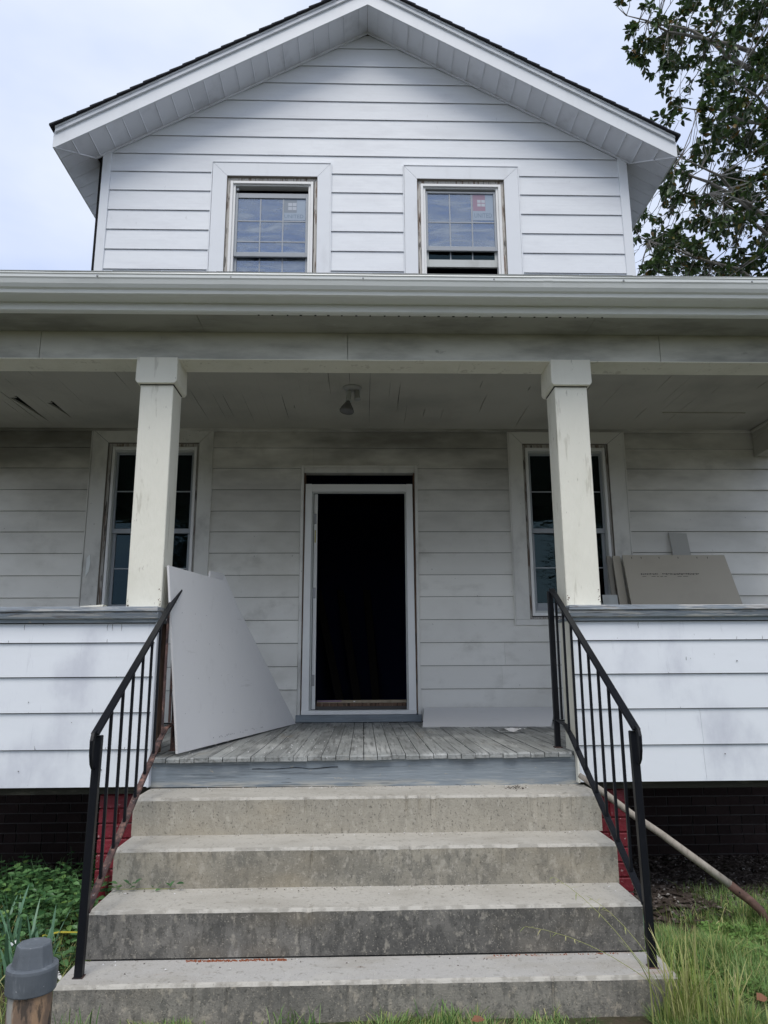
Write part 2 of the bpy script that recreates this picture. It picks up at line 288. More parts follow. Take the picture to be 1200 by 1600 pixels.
part('wall', holes(-HW+.01, HW-.01, 4.1, 6.62, upwin, W+.012, W+.14), m_backing)
PK = 8.215; EZ = 6.60; sl = (PK-6.628)/(HW)      # rake slope
RK = .0475
part('wall', MB().prism_y([(-2.70, 6.62), (2.79, 6.62), (RK, PK-.02)], W+.012, W+.14), m_backing)
for s in (-1, 1):
    x0, x1 = sorted((s*LW, s*(LW-.14)))
    part('wall', MB().box(x0, x1, W+.14, 14, .0, 4.1), m_up)
    x0, x1 = sorted((s*HW, s*(HW-.14)))
    part('wall', MB().box(x0, x1, W+.14, 14, 4.1, 6.60), m_up)
part('wall', MB().box(-LW, LW, 14, 14.14, -.3, 4.1), m_up)
part('wall', MB().box(-HW, HW, 14, 14.14, 4.1, 8.1), m_up)
# dark interior
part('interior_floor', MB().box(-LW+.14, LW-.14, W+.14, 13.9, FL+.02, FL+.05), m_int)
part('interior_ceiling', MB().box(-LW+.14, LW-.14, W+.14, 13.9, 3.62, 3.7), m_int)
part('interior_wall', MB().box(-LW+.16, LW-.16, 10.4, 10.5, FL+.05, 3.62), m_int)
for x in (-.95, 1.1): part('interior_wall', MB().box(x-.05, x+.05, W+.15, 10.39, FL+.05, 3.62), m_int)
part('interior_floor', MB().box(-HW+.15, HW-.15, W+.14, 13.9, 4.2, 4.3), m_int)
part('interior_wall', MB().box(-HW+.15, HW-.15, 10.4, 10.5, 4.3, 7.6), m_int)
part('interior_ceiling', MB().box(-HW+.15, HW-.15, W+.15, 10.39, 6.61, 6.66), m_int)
for i, (x, y, lean) in enumerate([(-.34, 9.6, .35), (-.12, 9.7, .25), (.12, 9.9, .12)]):
    part('leaning_plank', MB().hexa([(x,y,FL+.05),(x+.1,y,FL+.05),(x+.1,y+.04,FL+.05),(x,y+.04,FL+.05)], [(x-lean,10.33,2.4),(x-lean+.1,10.33,2.4),(x-lean+.1,10.37,2.4),(x-lean,10.37,2.4)]), m_int2)

SLOT = .0035
def course(zb, zt, xb0, xb1, xt0, xt1, m, Y=W, yb=.013, yt=.001, lab=None):
    """one course of siding, butt edge proud and hemmed"""
    zz = zt-SLOT
    b = MB().vf([(xb0,Y-yb,zb),(xb1,Y-yb,zb),(xb1,Y+.003,zb-.0),(xb0,Y+.003,zb-.0),
                 (xt0,Y-yt,zz),(xt1,Y-yt,zz),(xt1,Y+.003,zz),(xt0,Y+.003,zz)],
                [(0,1,5,4),(0,3,2,1),(4,5,6,7),(1,2,6,5),(3,0,4,7),(2,3,7,6)])
    return part('siding_board', b, m)
def split(x0, x1, cuts):
    segs = [(x0, x1)]
    for c0, c1 in cuts:
        nx = []
        for a, b in segs:
            if c1 <= a or c0 >= b: nx.append((a, b)); continue
            if a < c0: nx.append((a, c0))
            if b > c1: nx.append((c1, b))
        segs = nx
    return [s for s in segs if s[1]-s[0] > .03]
def rough(s):   # a factory lap somewhere along a long run
    a, b = s
    if b-a > 2.4 and rnd() < .55:
        c = U(a+.6, b-.6); return [(a, c-.0006), (c+.0006, b)]
    return [s]
# upper wall courses
ups = [4.42, 4.645, 4.87, 5.098, 5.323, 5.548, 5.775, 6.001, 6.230, 6.452, 6.668, 6.888, 7.117, 7.341, 7.568, 7.790, 8.020, 8.2]
def rake_x(z, s): return RK + s*(PK-z)/ ((PK-6.628)/ (HW-.0))*1.0
for a, b in zip(ups, ups[1:]):
    cuts = []
    if b < 6.66: cuts = [(-1.582,-.345), (.433,1.646)] if a < 6.44 else [(-1.582,-.345), (.433,1.646)]
    def lim(z, s): return s*min(HW-.095, abs(rake_x(z, s))-.0)
    if a < 6.2:
        for q in split(-2.647, 2.7345, cuts):
            for p in rough(q): course(a, b, p[0], p[1], p[0], p[1], m_up)
    elif a < 6.5:
        for q in split(-2.647, 2.7345, []):
            if b < 6.47: 
                # heads of the window casings cut into this course
                for z0, z1, cu in ((a, 6.549, [(-1.582,-.345), (.433,1.646)]),): pass
                for p in split(q[0], q[1], cuts): course(a, b, p[0], p[1], p[0], p[1], m_up)
            else:
                xt = [max(q[0], RK-(PK-b)/sl), min(q[1], RK+(PK-b)/sl)]
                segs = split(q[0], q[1], [(-1.582,-.345), (.433,1.646)])
                for p in segs:
                    t0 = xt[0] if p[0] == q[0] else p[0]; t1 = xt[1] if p[1] == q[1] else p[1]
                    course(a, b, p[0], p[1], t0, t1, m_up)
                for c0, c1, zc in ((-1.582,-.345,6.557),(.433,1.646,6.548)):
                    f = (zc-a)/(b-a)
                    part('siding_board', MB().vf([(c0,W-.013+.012*f,zc),(c1,W-.013+.012*f,zc),(c1,W+.003,zc),(c0,W+.003,zc),(c0,W-.001,b-.0035),(c1,W-.001,b-.0035),(c1,W+.003,b-.0035),(c0,W+.003,b-.0035)],
                        [(0,1,5,4),(0,3,2,1),(4,5,6,7),(1,2,6,5),(3,0,4,7),(2,3,7,6)]), m_up)
    else:
        f0 = (PK-a)/sl; f1 = max(.02, (PK-b)/sl)
        course(a, b, max(RK-f0,-2.647), min(RK+f0,2.7345), max(RK-f1,-2.647), min(RK+f1,2.7345), m_up)
# corner boards
for s in (-1, 1):
    x0, x1 = (2.735, 2.830) if s > 0 else (-2.737, -2.648); c = 0
    part('corner_board', MB().prism_y([(x0,4.3),(x1,4.3),(x1,PK+.008-sl*abs(x1-RK)),(x0,PK+.008-sl*abs(x0-RK))], W-.024, W+.14), m_trim, bevel=.004, recalc=True)
# lower wall courses
casl = [(-2.605,-1.463), (1.425,2.558)]
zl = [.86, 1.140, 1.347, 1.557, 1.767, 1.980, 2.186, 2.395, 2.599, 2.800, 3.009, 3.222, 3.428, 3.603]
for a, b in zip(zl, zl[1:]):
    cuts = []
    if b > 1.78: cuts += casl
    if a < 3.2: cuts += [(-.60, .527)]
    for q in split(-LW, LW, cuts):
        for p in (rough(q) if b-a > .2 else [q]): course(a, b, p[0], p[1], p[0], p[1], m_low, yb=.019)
# short pieces below the porch window casings
# ceiling trim along the wall
part('ceiling_trim', MB().box(-3.83, 3.84, W-.045, W-.016, 3.588, 3.613), m_low)

# ---- windows
def casing(win, x0, x1, zb, zt, ix0, ix1, iz0, iz1, m, Y, t=.026, bottom=True, gap=.0015, legcut=None):
    zz = zb if not bottom else iz0
    def quad(a, b, c, d):
        p = [a, b, c, d]
        mb = MB().vf([(x,Y-t,z) for x,z in p]+[(x,Y+.002,z) for x,z in p], [(0,1,2,3),(7,6,5,4)]+[(i,4+i,4+(i+1)%4,(i+1)%4) for i in range(4)])
        return obj('casing_board', mb, m, win, recalc=True)
    quad((x0+gap,zt),(x1-gap,zt),(ix1-gap,iz1+gap),(ix0+gap,iz1+gap))
    if bottom:
        quad((x0,zt-gap),(ix0,iz1-gap),(ix0,iz0+.0),(x0,iz0)); quad((x1,zt-gap),(x1,iz0),(ix1,iz0),(ix1,iz1-gap))
        obj('casing_board', MB().box(x0, x1, Y-t, Y, zb, iz0-.002), m, win)
    else:
        quad((x0,zt-gap),(ix0,iz1-gap),(ix0,zb),(x0,zb)); quad((x1,zt-gap),(x1,zb),(ix1,zb),(ix1,iz1-gap))
    e = MB()
    e.box(x0-.013, x0-.0035, Y-t-.006, Y, zb, zt+.012); e.box(x1+.001, x1+.013, Y-t-.006, Y, zb, zt+.012)
    e.box(x0-.0005, x1+.0005, Y-t-.006, Y, zt+.002, zt+.012)
    obj('edge_trim', e, m, win)
def ring(x0, x1, z0, z1, wx, wt, wb, y0, y1, mb=None):
    mb = mb or MB()
    mb.box(x0, x0+wx, y0, y1, z0, z1); mb.box(x1-wx, x1, y0, y1, z0, z1)
    mb.box(x0+wx, x1-wx, y0+.001, y1-.001, z1-wt, z1); mb.box(x0+wx, x1-wx, y0+.001, y1-.001, z0, z0+wb); return mb
def sash(win, x0, x1, z0, z1, y, m, gm, wt=.035, wb=.035, wx=.03, cols=3, rows=2, mun=.012, mm=None):
    s = obj('sash', ring(x0, x1, z0, z1, wx, wt, wb, y, y+.028), m, win, bevel=.002)
    gx0, gx1, gz0, gz1 = x0+wx, x1-wx, z0+wb, z1-wt
    for i in range(1, cols): 
        x = gx0+(gx1-gx0)*i/cols; obj('muntin', MB().box(x-mun/2, x+mun/2, y+.010, y+.0135, gz0, gz1), mm or m, win)
    for r in (rows if isinstance(rows, (list,tuple)) else [gz0+(gz1-gz0)*i/rows for i in range(1, rows)]):
        obj('muntin', MB().box(gx0, gx1, y+.0105, y+.013, r-mun/2, r+mun/2), mm or m, win)
    obj('pane', MB().box(gx0-.004, gx1+.004, y+.0145, y+.0185, gz0-.004, gz1+.004), gm, win)
    return s
def window(lab): 
    w_ = bpy.data.objects.new('window', None); C.objects.link(w_); w_.parent = house; w_.location = -house.location
    if lab: w_['label'] = lab
    return w_
_obj = obj
def text_mesh(s, size):
    cu = bpy.data.curves.new('print', 'FONT'); cu.body = s; cu.size = size; cu.resolution_u = 2; cu.offset = .0012
    t = bpy.data.objects.new('print', cu); C.objects.link(t); bpy.context.view_layer.update()
    me = bpy.data.meshes.new_from_object(t.evaluated_get(bpy.context.evaluated_depsgraph_get()))
    bpy.data.objects.remove(t); bpy.data.curves.remove(cu); return me
def sticker(win, x0, x1, z0, z1, y, red, pale):
    mb = MB(); mb.box(x0, x1, y-.0006, y, z0, z1)
    wd, h = x1-x0, z1-z0
    mb.mi = 1; mb.box(x0+.02*wd, x0+.62*wd, y-.0010, y-.0006, z0+.36*h, z1-.02*h)
    mb.mi = 2; cx, cz = x0+.42*wd, z0+.66*h; d = .085*wd
    for sx in (-1, 1):
        for sz in (-1, 1):
            px, pz = cx+sx*d*1.15, cz+sz*d*1.15
            mb.box(px-d, px+d, y-.0014, y-.0010, pz-d*.9, pz+d*.9)
    mb.mi = 3
    me = text_mesh('UNITED', 1.0)
    xs_ = [v.co.x for v in me.vertices]; zs_ = [v.co.y for v in me.vertices]
    sc = .84*wd/(max(xs_)-min(xs_)); hz = .17*h/(max(zs_)-min(zs_))
    mb.vf([(x0+.08*wd+(v.co.x-min(xs_))*sc, y-.0012, z0+.10*h+(v.co.y-min(zs_))*hz) for v in me.vertices], [tuple(p.vertices) for p in me.polygons])
    return obj('sticker', mb, [pale, red, mat('sticker_mark', (.44,.48,.54), .5), mat('sticker_ink', (.17,.23,.31), .5)], win, label='clear window sticker printed UNITED under a square flower mark')
m_pale = mat('sticker_film', (.30,.37,.46), .4); m_sred = mat('sticker_red', (.30,.21,.28), .5); m_sfade = mat('sticker_faded', (.23,.27,.32), .5)
# upper windows (sills are hidden by the porch roof)
def upper_window(lab, cx0, cx1, ct, ix0, ix1, it, fx0, fx1, ft, kind):
    wn = window(lab)
    casing(wn, cx0, cx1, 4.60, ct, ix0, ix1, 4.66, it, m_trim, W-.0)
    obj('jamb', ring(ix0, ix1, 4.66, it, .004, .004, .004, W-.02, W+.13), m_gap, wn)
    obj('jamb', ring(ix0+.004, ix1-.004, 4.664, it-.004, abs(fx0-ix0)-.006, .028, .02, W+.006, W+.12), m_reveal, wn)
    fb = 4.70
    fr = obj('frame', ring(fx0, fx1, fb, ft, .028, .030, .04, W-.008, W+.11), m_vinyl, wn, bevel=.002)
    obj('frame', ring(fx0+.0285, fx1-.0285, fb+.041, ft-.0305, .024, .014, .02, W+.012, W+.10), m_vinyl, wn, bevel=.002)
    a, b = fx0+.054, fx1-.054
    if kind == 'dropped':
        sash(wn, a, b, 5.50, 6.235, W+.030, m_vinylg, m_glass, wt=.055, wb=.05, wx=.026, rows=[5.915, 5.675], mm=m_vinylg)
        sash(wn, a, b, 4.78, 5.690, W+.062, m_vinylg, m_glass, wt=.04, wb=.05, wx=.026, rows=2, mm=m_vinylg)
        obj('latch', MB().box(a+.004, a+.03, W+.03, W+.05, 6.268, 6.298), m_vinylg, wn)
        sticker(wn, b-.026-.242, b-.03, 5.93, 6.175, W+.030+.0142, m_sfade, m_pale)
    else:
        sash(wn, a, b, 5.59, 6.285, W+.030, m_vinylg, m_glass, wt=.022, wb=.05, wx=.022, rows=[5.925], mm=m_vinylg)
        sash(wn, a, b, 5.42, 6.28, W+.062, m_vinyld, m_glass2, wt=.04, wb=.085, wx=.026, rows=2, mm=m_vinylg)
        sticker(wn, b-.022-.225, b-.024, 5.955, 6.262, W+.030+.0142, m_sred, m_pale)
upper_window('upstairs window with the top sash slid down a little', -1.580,-.346,6.557,-1.430,-.480,6.402,-1.394,-.524,6.356,'dropped')
upper_window('upstairs window with the bottom sash raised', .434,1.645,6.546,.568,1.495,6.395,.607,1.461,6.350,'raised')
def low_window(lab, cx0, cx1, ix0, ix1, fx0, fx1):
    wn = window(lab)
    casing(wn, cx0, cx1, 1.710, 3.600, ix0, ix1, 1.765, 3.472, m_trimlow, W-.0)
    obj('jamb', ring(ix0, ix1, 1.765, 3.472, .004, .004, .004, W-.02, W+.13), m_gap, wn)
    obj('jamb', ring(ix0+.004, ix1-.004, 1.769, 3.468, .024, .03, .015, W+.008, W+.12), m_reveal, wn)
    obj('frame', ring(fx0, fx1, 1.795, 3.435, .026, .03, .03, W-.010, W+.11), m_vinyl, wn, bevel=.002)
    obj('frame', ring(fx0+.0265, fx1-.0265, 1.8255, 3.4045, .008, .02, .02, W+.012, W+.10), m_vinyld, wn)
    a, b = fx0+.035, fx1-.035
    sash(wn, a, b, 2.590, 3.384, W+.028, m_vinylg, m_glass2, wt=.02, wb=.045, wx=.018, rows=2, mun=.011, mm=m_vinylg)
    sash(wn, a, b, 1.846, 2.630, W+.060, m_vinylg, m_glass2, wt=.035, wb=.075, wx=.03, rows=2, mun=.011, mm=m_vinylg)
    return wn
low_window('porch window partly hidden by the nearer column, left of the door', -2.605,-1.463,-2.458,-1.582,-2.415,-1.606)
low_window('porch window partly hidden by the column, right of the door', 1.426,2.557,1.558,2.403,1.587,2.375)
obj_ = obj('trim_scrap', MB().prism_y([(-2.574,2.345),(-2.545,2.38),(-2.537,2.31),(-2.548,2.22),(-2.575,2.17)], W-.032, W-.0262), m_gut, house, label='torn curl of grey metal on the window casing')

# ---- doorway
dr = bpy.data.objects.new('doorway', None); C.objects.link(dr); dr.parent = house; dr.location = -house.location
dr['label'] = 'open front doorway with a white storm door frame and no door'
obj('casing_board', MB().box(-.597,-.568,W-.032,W+.13,.915,3.247), m_trimlow, dr, bevel=.003)
obj('casing_board', MB().box(.498,.526,W-.032,W+.13,.915,3.247), m_trimlow, dr, bevel=.003)
obj('casing_board', MB().box(-.5675,.4975,W-.030,W+.13,3.225,3.247), m_trimlow, dr)
obj('header_board', MB().box(-.567,.497,W-.008,W+.10,3.178,3.2245), m_wood and m_trimlow, dr, bevel=.003)
obj('jamb', MB().box(-.567,-.555,W-.01,W+.13,.93,3.175), m_wood, dr)
obj('jamb', MB().hexa([(.478,W-.01,.93),(.497,W-.01,.93),(.497,W+.13,.93),(.478,W+.13,.93)],[(.486,W-.01,3.175),(.497,W-.01,3.175),(.497,W+.13,3.175),(.486,W+.13,3.175)]), m_wood, dr)
fr = MB()
fr.hexa([(-.558,W-.026,.92),(-.490,W-.026,.92),(-.490,W+.03,.92),(-.558,W+.03,.92)],[(-.551,W-.026,3.062),(-.488,W-.026,3.062),(-.488,W+.03,3.062),(-.551,W+.03,3.062)])
obj('storm_door_frame', fr, m_vinyl, dr, bevel=.004)
fr = MB().hexa([(.414,W-.026,.92),(.484,W-.026,.92),(.484,W+.03,.92),(.414,W+.03,.92)],[(.412,W-.026,3.062),(.474,W-.026,3.062),(.474,W+.03,3.062),(.412,W+.03,3.062)])
obj('storm_door_frame', fr, m_vinyl, dr, bevel=.004)
obj('storm_door_frame', MB().box(-.4875,.4115,W-.024,W+.03,2.988,3.060), m_vinyl, dr, bevel=.004)
obj('storm_door_frame', ring(-.487,.411,.957,2.987,.012,.012,.001,W-.006,W+.028), m_vinyld, dr)
obj('door_sill', MB().box(-.558,.484,W-.05,W+.05,.919,.9555), m_vinyl, dr, bevel=.003)
obj('threshold', MB().box(-.606,.53,W-.045,W+.14,.852,.917), m_grey, dr, bevel=.003)
obj('hinge_jamb', MB().box(-.472,-.438,W+.034,W+.075,.962,2.975), m_vinyl, dr, bevel=.003)
for z in (2.73, 2.02, 1.22):
    hg = MB().box(-.474,-.446,W+.029,W+.0335,z-.05,z+.05); hg.tube([(-.474,W+.027,z-.05),(-.474,W+.027,z+.05)], .006, 8)
    for q in (-.03, 0, .03): hg.lathe([(.004,0),(.003,.002)], (-.459,W+.029,z+q), 6, (0,-1,0))
    obj('hinge', hg, m_steel, dr)
obj('label_strip', MB().box(-.462,-.452,W+.031,W+.0338,2.50,2.62), m_yel, dr)
th = MB(); th.box(-.44,.411,W+.06,W+.10,.958,.985); obj('inner_threshold', th, m_ink, dr)
obj('inner_threshold', MB().box(-.43,.40,W+.105,W+.16,.98,1.012), m_wood, dr)
obj('inner_threshold', MB().box(-.43,.405,W+.17,W+.24,1.01,1.035), m_tan, dr)
obj('paint_strip', MB().box(-.425,-.20,W+.163,W+.169,1.022,1.036), m_sred, dr)
for i in range(9):
    x = -.09+i*.026; obj('paint_strip', MB().box(x,x+U(.010,.02),W+.166,W+.1695,1.02,1.03), m_vinyl, dr) if i in (0,) else None

# ---- porch floor
fz0, fz1 = .820, FL
def board(x0, x1, y0, y1, z0, z1): 
    return MB().hexa([(x0,y0,z0),(x1,y0,z0),(x1,y1,z0),(x0,y1,z0)], [(x0,y0,z1),(x1,y0,z1),(x1,y1,z1),(x0,y1,z1)])
x = -4.0; i = 0
while x < 3.98:
    wd = .0785; d = U(-.008,.008) if abs(x) < 1.3 else 0
    dz = U(-.0016,.0016); gp = U(.002,.0065)
    m = MB(); y0 = 4.298+d if -1.2 < x < 1.16 else 4.36
    z1 = FL+dz+(.014*(x+1.2)/2.4 if abs(x) < 1.25 else .007); zb = z1-.027
    z1b = FL+dz
    # nose slightly rounded and broken
    e = U(.003,.011) if -1.3 < x < 1.25 else .003
    pf = [(y0,zb),(y0-.002,z1-e),(y0+e,z1-.001),(y0+.25,z1-.003),(W-.02,z1b),(W-.02,z1b-.03)]
    m.prism_x([(a,b) for a,b in pf][::-1], x+gp/2, x+wd-gp/2)
    part('floor_board', m, m_floor, recalc=True); x += wd; i += 1
part('subfloor', MB().box(-3.98,3.98,4.42,W-.03,.70,.812), m_dark)
part('riser_board', MB().vf([(-1.205,4.326,.690),(1.216,4.326,.682),(1.198,4.326,.838),(-1.176,4.326,.822),(-1.205,4.36,.690),(1.216,4.36,.682),(1.198,4.36,.838),(-1.176,4.36,.822)],
     [(0,1,2,3),(7,6,5,4),(0,4,5,1),(1,5,6,2),(2,6,7,3),(3,7,4,0)]), m_grey)
crk = MB(); cx = -.62; pts = []
while cx < -.12: pts.append((cx, 4.3245, .782+.012*noise.noise((cx*9,0,0))+.01*(cx+.6))); cx += .04
crk.tube(pts, [.0015+.002*abs(noise.noise((p[0]*20,3,0))) for p in pts], 4)
part('crack', crk, m_dark, label='long split in the grey riser board')

# ---- parapets
pz = [.700, .898, 1.096, 1.291, 1.482, 1.5935]
for s, x0, x1 in ((-1, -4.02, -1.190), (1, 1.214, 4.02)):
    for a, b in zip(pz, pz[1:]):
        for p in rough((x0, x1)):
            bb = MB().vf([(p[0],4.288,a),(p[1],4.288,a),(p[1],4.306,a),(p[0],4.306,a),(p[0],4.300,b-.0045),(p[1],4.300,b-.0045),(p[1],4.306,b-.0045),(p[0],4.306,b-.0045)],
                [(0,1,5,4),(0,3,2,1),(4,5,6,7),(1,2,6,5),(3,0,4,7),(2,3,7,6)])
            part('siding_board', bb, m_par)
    part('parapet_wall', MB().box(x0 if s < 0 else x0+.012, x1-.012 if s < 0 else x1, 4.314, 4.50, FL-.15, 1.60), m_backing)
    part('hem_joist', MB().box(x0, x1, 4.345, 4.40, .655, .712), m_hem)
    xi = x1 if s < 0 else x0
    a, b = sorted((xi, xi-s*.0-(.016 if s < 0 else -.016)))
    # end face: narrow white corner post, then an old plank, then the inner liner
    q0, q1 = sorted((xi-s*.012, xi))
    cb = m_par if s < 0 else m_col
    part('corner_post', MB().box(min(xi, xi+s*.03)-0, max(xi, xi+s*.03), 4.276, 4.300, .70, 1.592) if False else MB().box(q0, q1, 4.282, 4.345, .695, 1.60), cb, bevel=.003)
    part('end_plank', MB().box(q0, q1, 4.347, 4.502, FL+.012, 1.60), m_wood if s < 0 else m_col)
    part('inner_liner', MB().box(x0, x1, 4.501, 4.515, FL+.002, 1.60), m_trimlow)
    # two-layer cap over a grey strip that paints in the shadow band
    e = .02; c0, c1 = (x0, x1+.02) if s < 0 else (x0-.02, x1)
    part('cap_board', MB().box(c0, c1, 4.235, 4.56, 1.654, 1.682), m_cap, bevel=.003)
    part('cap_moulding', MB().prism_x([(4.252,1.652),(4.250,1.640),(4.258,1.618),(4.275,1.612),(4.33,1.612),(4.33,1.652)][::-1], c0, c1), m_cap, recalc=True)
    part('cap_shade_strip', MB().box(c0, c1, 4.276, 4.50, 1.594, 1.6115), m_grey)
# drip shreds under the cap
gp_j = [(4.018,3.553),(4.018,3.445),(3.925,3.445),(3.912,3.452),(3.908,3.464),(3.906,3.470),(3.893,3.478),(3.880,3.496),(3.872,3.520),(3.866,3.528),(3.865,3.543),(3.868,3.549),(3.90,3.549)]
fk = MB()
for k in range(46):
    s_ = random.choice((-1,1)); x = s_*U(1.3,3.2); 
    z = random.choice(pz[1:-1]+[1.592, 1.592]); l = U(.008,.05); dx = U(-.006,.006)
    fk.tube([(x,4.2865,z-l*.15),(x+dx,4.2860,z-l*.55),(x+dx*.3,4.2865,z-l)] if z > 1.59 else [(x,4.2868,z+.002),(x+dx*.4,4.2872,z+l*.45)], [.0012,.0016,.0006] if z > 1.59 else [.0013,.0005], 3)
for k in range(24):
    s_ = random.choice((-1,1)); x = s_*U(1.3,3.2); z = U(.72,1.5); r = U(.0012,.0028); fk.box(x-r,x+r,4.2862,4.290,z-r,z+r)
part('paint_flake', fk, m_ink, label='small dark flakes and cracks on the parapet siding')
for x in (-2.35, 1.05, 3.3):
    part('gutter_joint', MB().prism_x([(a-.0012, b-(.0012 if b < 3.5 else -.0012)) for a, b in gp_j][::-1], x, x+.05), m_gut, recalc=True)
for k in range(11):
    x = -3.8+k*.76; part('gutter_screw', MB().lathe([(.006,0),(.0045,.003)], (x,3.8655,3.535), 8, (0,-1,0)), m_steel)
# ---- columns
for s, x0, x1 in ((-1, -1.381, -1.178), (1, 1.207, 1.412), (-1, -3.98, -3.775), (1, 3.80, 4.005)):
    c = bpy.data.objects.new('column', None); C.objects.link(c); c.parent = house; c.location = -house.location
    m = MB().box(x0, x1, 4.33, 4.535, 1.683, 3.058)
    sh = obj('shaft', m, m_col, c, bevel=.004)
    obj('capital', MB().prism_y([(x0-.012,3.062),(x0-.026,3.078),(x0-.024,3.232),(x1+.024,3.232),(x1+.026,3.078),(x1+.012,3.062)][::-1], 4.302, 4.562), m_col, c, recalc=True, bevel=.003)
    obj('capital_neck', MB().box(x0-.003, x1+.003, 4.327, 4.538, 3.0585, 3.0615), m_dark, c)
    # paint flakes at the foot
    fl = MB()
    for k in range(14):
        xx = random.choice((x0+U(.004,.016), x1-U(.004,.016))); z = 1.69+abs(random.gauss(0,.06)); r = U(.002,.006)
        fl.vf([(xx+r*math.cos(t+U(-.4,.4))*U(.5,1), 4.3285, z+r*math.sin(t)*U(.5,1)) for t in (0,1.2,2.4,3.6,4.9)], [(0,4,3,2,1)])
    obj('paint_chip', fl, m_wood, c); 
# ---- beam, soffit, fascia, gutter
seams = [-4.05, -2.02, -.098, 1.9, 4.06]
for a, b in zip(seams, seams[1:]):
    part('beam_cladding', MB().prism_x([(4.330,3.234),(4.330,3.40),(4.334,3.437),(4.345,3.437),(4.345,3.234)], a+.002, b-.002), m_beam, recalc=True)
for a, b in zip((-4.05,-1.5,.62,2.2),(-1.5,.62,2.2,4.06)):
    part('beam_underside', MB().box(a+.0008,b-.0008,4.322,4.535,3.232,3.2335) if False else MB().box(a+.0008, b-.0008, 4.3285, 4.53, 3.228, 3.2335), m_col)
part('beam_core', MB().box(-4.05,4.06,4.346,4.525,3.235,3.64), m_beam)
for a, b in zip((-4.2,-2.70,-1.0,1.42,3.0),(-2.70,-1.0,1.42,3.0,4.2)):
    part('soffit_board', MB().box(a+.001,b-.001,4.052,4.3285,3.412,3.424), m_sofd)
part('fascia_board', MB().box(-4.3,4.3,4.022,4.050,3.392,3.54), m_gut)
part('fascia_lip', MB().prism_x([(4.021,3.392),(4.010,3.398),(4.013,3.425),(4.021,3.470)][::-1], -4.2, 4.2), m_gut)
vt = MB()
for k in range(26):
    xx = -.62+k*.082+U(-.008,.008); vt.box(xx, xx+U(.008,.015), 4.044, 4.0512, 3.3885, 3.3918)
part('soffit_vent_hole', vt, m_dark)
gp = [(4.018,3.555),(4.018,3.445),(3.925,3.445),(3.912,3.452),(3.908,3.464),(3.906,3.470),(3.893,3.478),(3.880,3.496),(3.872,3.520),(3.866,3.528),(3.865,3.543),(3.860,3.549),(3.862,3.556),(3.872,3.556),(3.872,3.549)]
inn = [(3.880,3.530),(3.895,3.492),(3.915,3.470),(3.93,3.452),(4.012,3.452),(4.012,3.555)]
gm = MB(); prf = gp+inn; N_ = len(prf); nst = 64
for i in range(nst+1):
    x = -4.25+8.5*i/nst; dz = .0035*noise.noise((x*.8, 3, 3))+.0012*noise.noise((x*4, 1, 7)); dy = .004*noise.noise((x*.9, 8, 2))+.0015*noise.noise((x*5, 2, 2))
    gm.v += [(x, y+(dy if y < 4 else 0), z+(dz if y < 4 else 0)) for y, z in prf]
for i in range(nst):
    for j in range(N_):
        a, b = i*N_+j, i*N_+(j+1) % N_; gm.f.append((a, b, b+N_, a+N_)); gm.m.append(0)
gm.f += [tuple(range(N_)), tuple(range(nst*N_, (nst+1)*N_))]; gm.m += [0, 0]
part('gutter', gm, m_gut, recalc=True)
part('gutter_cap_strip', MB().prism_x([(3.861,3.557),(3.858,3.562),(3.95,3.592),(3.95,3.588)], -4.25, 4.25), m_gut, recalc=True)
# porch ceiling boards with splits and two torn gaps
cz0, cz1 = 3.612, 3.628
part('ceiling_backing', MB().box(-4.1,4.1,4.53,W+.1,3.645,3.66), m_dark)
x = -3.95; bi = 0
while x < 3.98:
    wd = .0835; x1 = x+wd
    pts = [(x, 4.53)]; y = 4.53
    right = []; 
    def wedge(ya, yb, wmax, shape): right.append((ya, yb, wmax, shape))
    q = rnd()
    if q < .42: a = U(5.0, 6.3); wedge(a, min(W-.02, a+U(.25,1.0)), U(.0025,.006), 'lens')
    if q > .93: a = U(5.3, 6.2); wedge(a, a+U(.1,.3), U(.004,.008), 'lens')
    if abs(x-(-3.04)) < .0418: right = [(5.98, 6.66, .078, 'tear')]
    if abs(x-(-2.79)) < .0418: right = [(6.10, 6.54, .064, 'tear')]
    if abs(x-(-3.12)) < .0418: right = [(5.6, 6.84, .009, 'lens')]
    if abs(x-(.01)) < .0418: right = [(5.47, 5.62, .045, 'hole')]
    if abs(x-(-.06)) < .0418: right = [(5.30, W-.03, .0035, 'lens')]
    edge = [(x1-.0001, 4.53)]
    for ya, yb, wm, shp in sorted(right):
        if shp == 'lens': edge += [(x1, ya), (x1-wm*.8, ya+.2*(yb-ya)), (x1-wm, ya+.6*(yb-ya)), (x1, yb)]
        elif shp == 'tear': edge += [(x1, ya-.002), (x1-.02, ya+.01), (x1-.018, ya+.05), (x1-wm, ya+.045), (x1-wm*.55, ya+.4*(yb-ya)), (x1-wm*.2, ya+.8*(yb-ya)), (x1, yb)]
        else: edge += [(x1, ya), (x1-wm, ya+.01), (x1-wm, yb-.02), (x1-.01, yb), (x1, yb-.01)]
    edge.append((x1-.0001, W-.002))
    poly = [(x+.0001, 4.53)]+edge+[(x+.0001, W-.002)]
    n = len(poly); dz = U(-.0004,.0004)
    m = MB().vf([(a,b,cz0+dz) for a,b in poly]+[(a,b,cz1+dz) for a,b in poly], [tuple(range(n-1,-1,-1)), tuple(range(n,2*n))]+[(k,(k+1)%n,n+(k+1)%n,n+k) for k in range(n)])
    part('ceiling_board', m, m_ceil); x += wd; bi += 1
